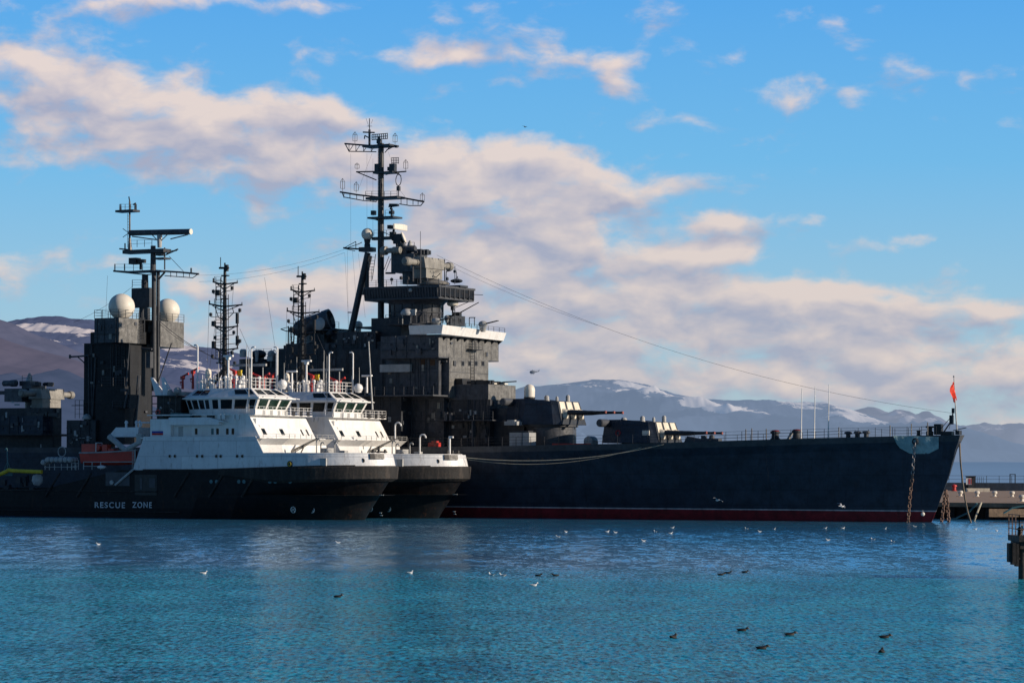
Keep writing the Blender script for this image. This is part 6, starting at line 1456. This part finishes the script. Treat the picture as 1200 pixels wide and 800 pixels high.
mLb = hills_mat('left_low_hill', (.035,.055,.10), (.06,.07,.12), (.075,.115,.21), .6, 260, .5)
def snowR(px, t, r, fine, hh):
    s = .55*gauss(px,735,30)*gauss(hh,.95,.06)+.72*gauss(px,765,55)*gauss(hh,.84,.10)+.72*gauss(px,815,50)*gauss(hh,.72,.09)+.75*gauss(px,662,26)*gauss(hh,.93,.05)+.75*gauss(px,915,55)*gauss(hh,.93,.09)+.6*gauss(px,820,40)*gauss(hh,.7,.12)+.7*gauss(px,970,45)*gauss(hh,.75,.15)
    return s-.05
def snowR2(px, t, r, fine, hh): return .5*gauss(px,1010,40)*gauss(hh,.7,.25)+.25*gauss(px,1150,40)*gauss(hh,.7,.2)
def snowLf(px, t, r, fine, hh): return 1.6*gauss(px,60,60)*gauss(hh,.895,.03)+1.1*gauss(px,215,22)*gauss(hh,.96,.05)+.55*gauss(px,280,60)*gauss(hh,.8,.13)+.35*gauss(px,130,60)*gauss(hh,.8,.1)
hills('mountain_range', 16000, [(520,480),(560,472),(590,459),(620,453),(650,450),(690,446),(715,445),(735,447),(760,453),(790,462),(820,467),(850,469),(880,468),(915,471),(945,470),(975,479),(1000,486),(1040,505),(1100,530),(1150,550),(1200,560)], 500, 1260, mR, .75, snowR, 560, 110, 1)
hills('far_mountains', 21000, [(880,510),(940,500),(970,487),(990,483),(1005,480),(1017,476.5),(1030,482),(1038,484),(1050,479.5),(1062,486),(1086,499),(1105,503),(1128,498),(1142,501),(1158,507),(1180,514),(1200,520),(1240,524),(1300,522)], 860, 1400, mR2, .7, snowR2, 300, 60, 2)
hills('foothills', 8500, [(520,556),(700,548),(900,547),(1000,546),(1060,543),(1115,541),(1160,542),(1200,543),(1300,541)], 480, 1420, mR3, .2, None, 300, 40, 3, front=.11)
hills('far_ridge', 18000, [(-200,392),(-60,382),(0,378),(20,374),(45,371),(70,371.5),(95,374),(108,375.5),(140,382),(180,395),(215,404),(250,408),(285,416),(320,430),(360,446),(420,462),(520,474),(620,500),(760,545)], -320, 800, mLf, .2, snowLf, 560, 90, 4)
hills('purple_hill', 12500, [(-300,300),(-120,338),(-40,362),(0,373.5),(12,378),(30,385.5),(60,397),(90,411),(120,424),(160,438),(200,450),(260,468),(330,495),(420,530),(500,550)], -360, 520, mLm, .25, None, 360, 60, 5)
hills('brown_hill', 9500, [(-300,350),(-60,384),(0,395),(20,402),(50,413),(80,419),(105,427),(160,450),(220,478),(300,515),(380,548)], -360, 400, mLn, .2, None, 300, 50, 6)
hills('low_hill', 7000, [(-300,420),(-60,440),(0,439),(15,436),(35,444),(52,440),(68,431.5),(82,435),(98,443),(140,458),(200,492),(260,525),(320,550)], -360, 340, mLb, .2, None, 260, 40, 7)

# =================================================================== WATER
m = bpy.data.materials.new('harbour_water'); m.use_nodes = True; t = NT(m); b = t.n['Principled BSDF']
geo = t.new('ShaderNodeNewGeometry').outputs['Position']; sep = t.new('ShaderNodeSeparateXYZ'); t.link(geo, sep.inputs[0])
edge_n = t.noise(t.vmul(geo, (.02,.06,0)), 1.0, 4)
yy = t.math('ADD', sep.outputs[1], t.math('MULTIPLY', t.math('SUBTRACT', edge_n, .5), 45))
far = t.new('ShaderNodeMapRange', interpolation_type='SMOOTHSTEP'); far.inputs[1].default_value = 150; far.inputs[2].default_value = 185; t.link(yy, far.inputs[0]); far = far.outputs[0]
patch = t.noise(t.vmul(geo, (.010,.03,0)), 1.0, 5, .6)
def slope(vecscale, sc, det):
    n = t.new('ShaderNodeTexNoise'); n.inputs['Scale'].default_value = sc; n.inputs['Detail'].default_value = det; n.inputs['Roughness'].default_value = .62
    t.link(t.vmul(geo, vecscale), n.inputs['Vector'])
    v = t.new('ShaderNodeVectorMath', operation='SUBTRACT'); t.link(n.outputs['Color'], v.inputs[0]); v.inputs[1].default_value = (.5,.5,.5); return v.outputs[0]
def vop(op, a, b):
    v = t.new('ShaderNodeVectorMath', operation=op); t.link(a, v.inputs[0])
    if isinstance(b, tuple): v.inputs[1].default_value = b
    else: t.link(b, v.inputs[1])
    return v.outputs[0]
def vscale(a, f):
    v = t.new('ShaderNodeVectorMath', operation='SCALE'); t.link(a, v.inputs[0])
    if isinstance(f, (int, float)): v.inputs['Scale'].default_value = f
    else: t.link(f, v.inputs['Scale'])
    return v.outputs[0]
s_near = slope((6.0,1.5,1), 1.0, 4); s_mid = slope((1.5,.42,1), 1.0, 4); s_far = slope((.22,.10,1), 1.0, 4)
near_amt = t.math('ADD', t.math('MULTIPLY', t.math('SUBTRACT', 1.0, far), .8), t.math('MULTIPLY', far, .34))
mid_amt = t.math('ADD', t.math('MULTIPLY', t.math('SUBTRACT', 1.0, far), .20), t.math('MULTIPLY', far, t.math('ADD', .10, t.math('MULTIPLY', patch, .6))))
nv = vop('ADD', vop('ADD', vscale(s_near, near_amt), vscale(s_mid, mid_amt)), vop('MULTIPLY', s_far, (.6,.2,0)))
nv = vop('ADD', vop('MULTIPLY', nv, (1,1,0)), (0,0,1)); nv = vop('NORMALIZE', nv, (0,0,0)); teal = t.mix(patch, (.013,.185,.26), (.022,.24,.325)); blue = t.mix(patch, (.008,.10,.20), (.035,.20,.33))
ripple_shade = t.noise(t.vmul(geo,(4.5,1.1,1)), 1.0, 5, .7); gr = t.ramp(ripple_shade, [(.40,.38),(.60,1.8)])  # light and dark of the ripples painted into the water colours
teal = t.mix(1.0, teal, gr, 'MULTIPLY'); blue = t.mix(.6, blue, gr, 'MULTIPLY')
df_ = t.new('ShaderNodeBsdfDiffuse'); t.link(t.mix(far, teal, blue), df_.inputs['Color']); t.link(nv, df_.inputs['Normal'])
gl_ = t.new('ShaderNodeBsdfGlossy'); gl_.inputs['Roughness'].default_value = .13; t.link(nv, gl_.inputs['Normal']); gl_.inputs['Color'].default_value = (.72,.88,1,1)
fr_ = t.new('ShaderNodeFresnel'); fr_.inputs['IOR'].default_value = 1.33; t.link(nv, fr_.inputs['Normal'])
fac = t.math('MULTIPLY', t.math('MINIMUM', fr_.outputs[0], .8), t.math('ADD', .42, t.math('MULTIPLY', far, .48)))
mx_ = t.new('ShaderNodeMixShader'); t.link(fac, mx_.inputs[0]); t.link(df_.outputs[0], mx_.inputs[1]); t.link(gl_.outputs[0], mx_.inputs[2]); t.link(mx_.outputs[0], t.n['Material Output'].inputs['Surface']); t.n.remove(b)
me = bpy.data.meshes.new('water'); S_ = 45000
me.from_pydata([(-S_,-2000,0),(S_,-2000,0),(S_,60000,0),(-S_,60000,0)], [], [(0,1,2,3)]); me.materials.append(m)
o = bpy.data.objects.new('water', me); COL.objects.link(o); o['kind'] = 'structure'

# =================================================================== SKY, SUN
SUN_AZ, SUN_EL = 105.0, 17.0   # azimuth clockwise from +Y (view direction), elevation
sx, sy = math.sin(R(SUN_AZ)), math.cos(R(SUN_AZ))
world = bpy.data.worlds.new('World'); scene.world = world; world.use_nodes = True; t = NT(world)
bg = t.n['Background']
sky = t.new('ShaderNodeTexSky', sky_type='NISHITA'); sky.sun_disc = False; sky.sun_elevation = R(SUN_EL); sky.sun_rotation = R(SUN_AZ); sky.altitude = 0; sky.air_density = 1.0; sky.dust_density = .6; sky.ozone_density = 1.6
tc = t.new('ShaderNodeTexCoord').outputs['Generated']; sp = t.new('ShaderNodeSeparateXYZ'); t.link(tc, sp.inputs[0])
az = t.math('ARCTAN2', sp.outputs[0], sp.outputs[1]); el = t.math('ARCSINE', sp.outputs[2])
cv = t.new('ShaderNodeCombineXYZ'); t.link(t.math('MULTIPLY', az, 33.33), cv.inputs[0]); t.link(t.math('MULTIPLY', el, 33.33), cv.inputs[1])   # units of 100 image columns
base = cv.outputs[0]
def vadd(a, b):
    n = t.n.new('ShaderNodeVectorMath'); n.operation = 'ADD'; t.l.new(a, n.inputs[0])
    if isinstance(b, tuple): n.inputs[1].default_value = b
    else: t.l.new(b, n.inputs[1])
    return n.outputs[0]
wn = t.new('ShaderNodeTexNoise'); wn.inputs['Scale'].default_value = .9; wn.inputs['Detail'].default_value = 3; t.link(base, wn.inputs['Vector'])
wv = t.vmul(vadd(wn.outputs['Color'], (-.5,-.5,-.5)), (.55,.32,0)); warped = vadd(base, wv)
blobs = [(40,75,120,32,1),(90,130,160,36,1.1),(250,150,180,36,1.1),(370,130,70,30,.9),(330,200,190,34,.9),(40,195,120,16,.5),(215,10,170,15,.85),(570,25,90,32,.85),(520,68,130,14,.8),(725,93,40,24,.95),(690,68,70,18,.5),(660,100,60,12,.3),
 (920,115,34,24,1.0),(1005,118,22,13,.7),(800,60,26,11,.5),(862,60,22,9,.5),(795,140,35,10,.5),(858,124,15,9,.45),(1055,73,40,9,.4),
 (570,200,130,34,1.0),(640,225,130,45,1.1),(700,215,130,16,.7),(635,290,160,38,1.0),(560,260,100,60,1.0),(845,262,55,13,.75),(845,296,60,15,1.0),(955,259,30,9,.7),(1030,290,40,10,.65),(1065,278,30,8,.8),(640,310,190,22,.95),
 (620,345,240,26,1.0),(800,365,240,24,1.1),(960,350,120,22,1.0),(1060,360,90,24,.95),(1160,365,60,14,1.0),(880,395,340,22,.75),(800,437,420,18,.6),(1080,420,150,22,.7),(1020,455,240,14,.5),
 (60,294,45,12,.75),(20,325,70,18,.6),(110,312,60,9,.4),(75,358,40,8,.45),(250,335,80,16,.6),(310,380,130,40,.85),(350,345,80,20,.8),(200,420,120,20,.4),(640,420,160,26,.8),(1000,475,320,40,.42),(1120,440,160,30,.4),(760,450,200,40,.4),(1120,500,120,20,.35)]
def field(vec):
    acc = None
    for (px, py, rx, ry, a) in blobs:
        c = (math.atan((px-600)/FPX)*33.33, math.atan((YH-py)/FPX)*33.33, 0)
        d = vadd(vec, (-c[0], -c[1], 0)); d = t.vmul(d, (100/(rx*1.12), 100/(ry*1.25), 0))
        n = t.n.new('ShaderNodeVectorMath'); n.operation = 'DOT_PRODUCT'; t.l.new(d, n.inputs[0]); t.l.new(d, n.inputs[1])
        gsn = t.math('MULTIPLY', t.math('EXPONENT', t.math('MULTIPLY', n.outputs['Value'], -1.3)), a)
        acc = gsn if acc is None else t.math('ADD', acc, gsn)
    return t.math('MINIMUM', acc, 1.35)
F_ = field(warped)
def fb(vec, sc, det, ro=.5): return t.noise(t.vmul(vec, (1,1.9,1)), sc, det, ro)
n_a = fb(warped, 1.45, 9, .56); n_s = fb(warped, 1.1, 4, .5); n_b = fb(vadd(warped, (.10,.17,0)), 1.1, 4, .5)
# sparse clouds in the rest of the sky
n_g = fb(warped, .55, 3, .5)
dens = t.math('ADD', t.math('MULTIPLY', F_, .90), t.math('ADD', t.math('MULTIPLY', t.math('SUBTRACT', n_a, .5), 2.5), t.math('MULTIPLY', t.math('SUBTRACT', n_g, .52), 1.6)))
mask = t.new('ShaderNodeMapRange', interpolation_type='SMOOTHSTEP'); mask.inputs[1].default_value = .20; mask.inputs[2].default_value = 1.1; t.link(dens, mask.inputs[0]); mask = mask.outputs[0]
F2_ = field(vadd(warped, (.06,.20,0)))
lit = t.math('ADD', t.math('ADD', .42, t.math('MULTIPLY', t.math('SUBTRACT', F_, F2_), .85)), t.math('ADD', t.math('MULTIPLY', t.math('SUBTRACT', n_s, n_b), 2.4), t.math('MULTIPLY', t.math('SUBTRACT', n_a, .5), .7)), clamp=True)
elev01 = t.math('MULTIPLY', el, 1/ .17, clamp=True)
cl_dark = t.mix(elev01, (.38,.41,.51), (.41,.41,.54)); cl_lit = t.mix(elev01, (.70,.61,.57), (.86,.71,.64))
ccol = t.mix(lit, cl_dark, cl_lit)
# tint of the clear sky
grad = t.ramp(t.math('MULTIPLY', el, 1/.34, clamp=True), [(0.0,(.47,.58,.66)),(.08,(.40,.57,.67)),(.17,(.31,.57,.77)),(.32,(.155,.50,.86)),(.52,(.07,.38,.88)),(.75,(.04,.18,.44)),(1.0,(.02,.09,.25))])
SKY_STR = .10
skyc = t.mix(.88, t.vmul(sky.outputs[0], (1.0,1.0,1.0)), t.vmul(grad, (1/SKY_STR,)*3))
# haze whitening toward horizon
cloud_c = t.vmul(ccol, (1/SKY_STR,)*3)
fin = t.mix(t.math('MULTIPLY', mask, .92), skyc, cloud_c)
bk_ = t.new('ShaderNodeMapRange', interpolation_type='SMOOTHSTEP'); t.link(sp.outputs[1], bk_.inputs[0]); bk_.inputs[1].default_value = -.5; bk_.inputs[2].default_value = .5; bk_.inputs[3].default_value = .62; bk_.inputs[4].default_value = 1.0  # unseen sky behind the camera dimmed to cut fill on shaded sides
fin = t.mix(1.0, fin, bk_.outputs[0], 'MULTIPLY')
t.link(fin, bg.inputs[0]); bg.inputs[1].default_value = SKY_STR
world.cycles.sampling_method = 'MANUAL'; world.cycles.sample_map_resolution = 512
sun = bpy.data.lights.new('sun', 'SUN'); sun.energy = 5.0; sun.angle = R(.5); sun.color = (1.0,.86,.70)
so = bpy.data.objects.new('sun', sun); COL.objects.link(so)
sd = Vector((sx*math.cos(R(SUN_EL)), sy*math.cos(R(SUN_EL)), math.sin(R(SUN_EL)))); so.rotation_euler = sd.to_track_quat('Z','Y').to_euler(); so.location = sd*500

# =================================================================== CAMERA
cam = bpy.data.cameras.new('camera'); co = bpy.data.objects.new('camera', cam); COL.objects.link(co); scene.camera = co
cam.sensor_width = 36; cam.lens = FPX/1200*36; cam.shift_y = (YH-400)/1200; cam.clip_start = 1; cam.clip_end = 100000
co.location = (0,0,HC); co.rotation_euler = (Matrix.Rotation(R(90),3,'X') @ Matrix.Rotation(ROLL,3,'Z')).to_euler()
scene.view_settings.view_transform = 'Standard'; scene.view_settings.look = 'None'; scene.view_settings.exposure = 0
scene.render.resolution_x = 1024; scene.render.resolution_y = 682
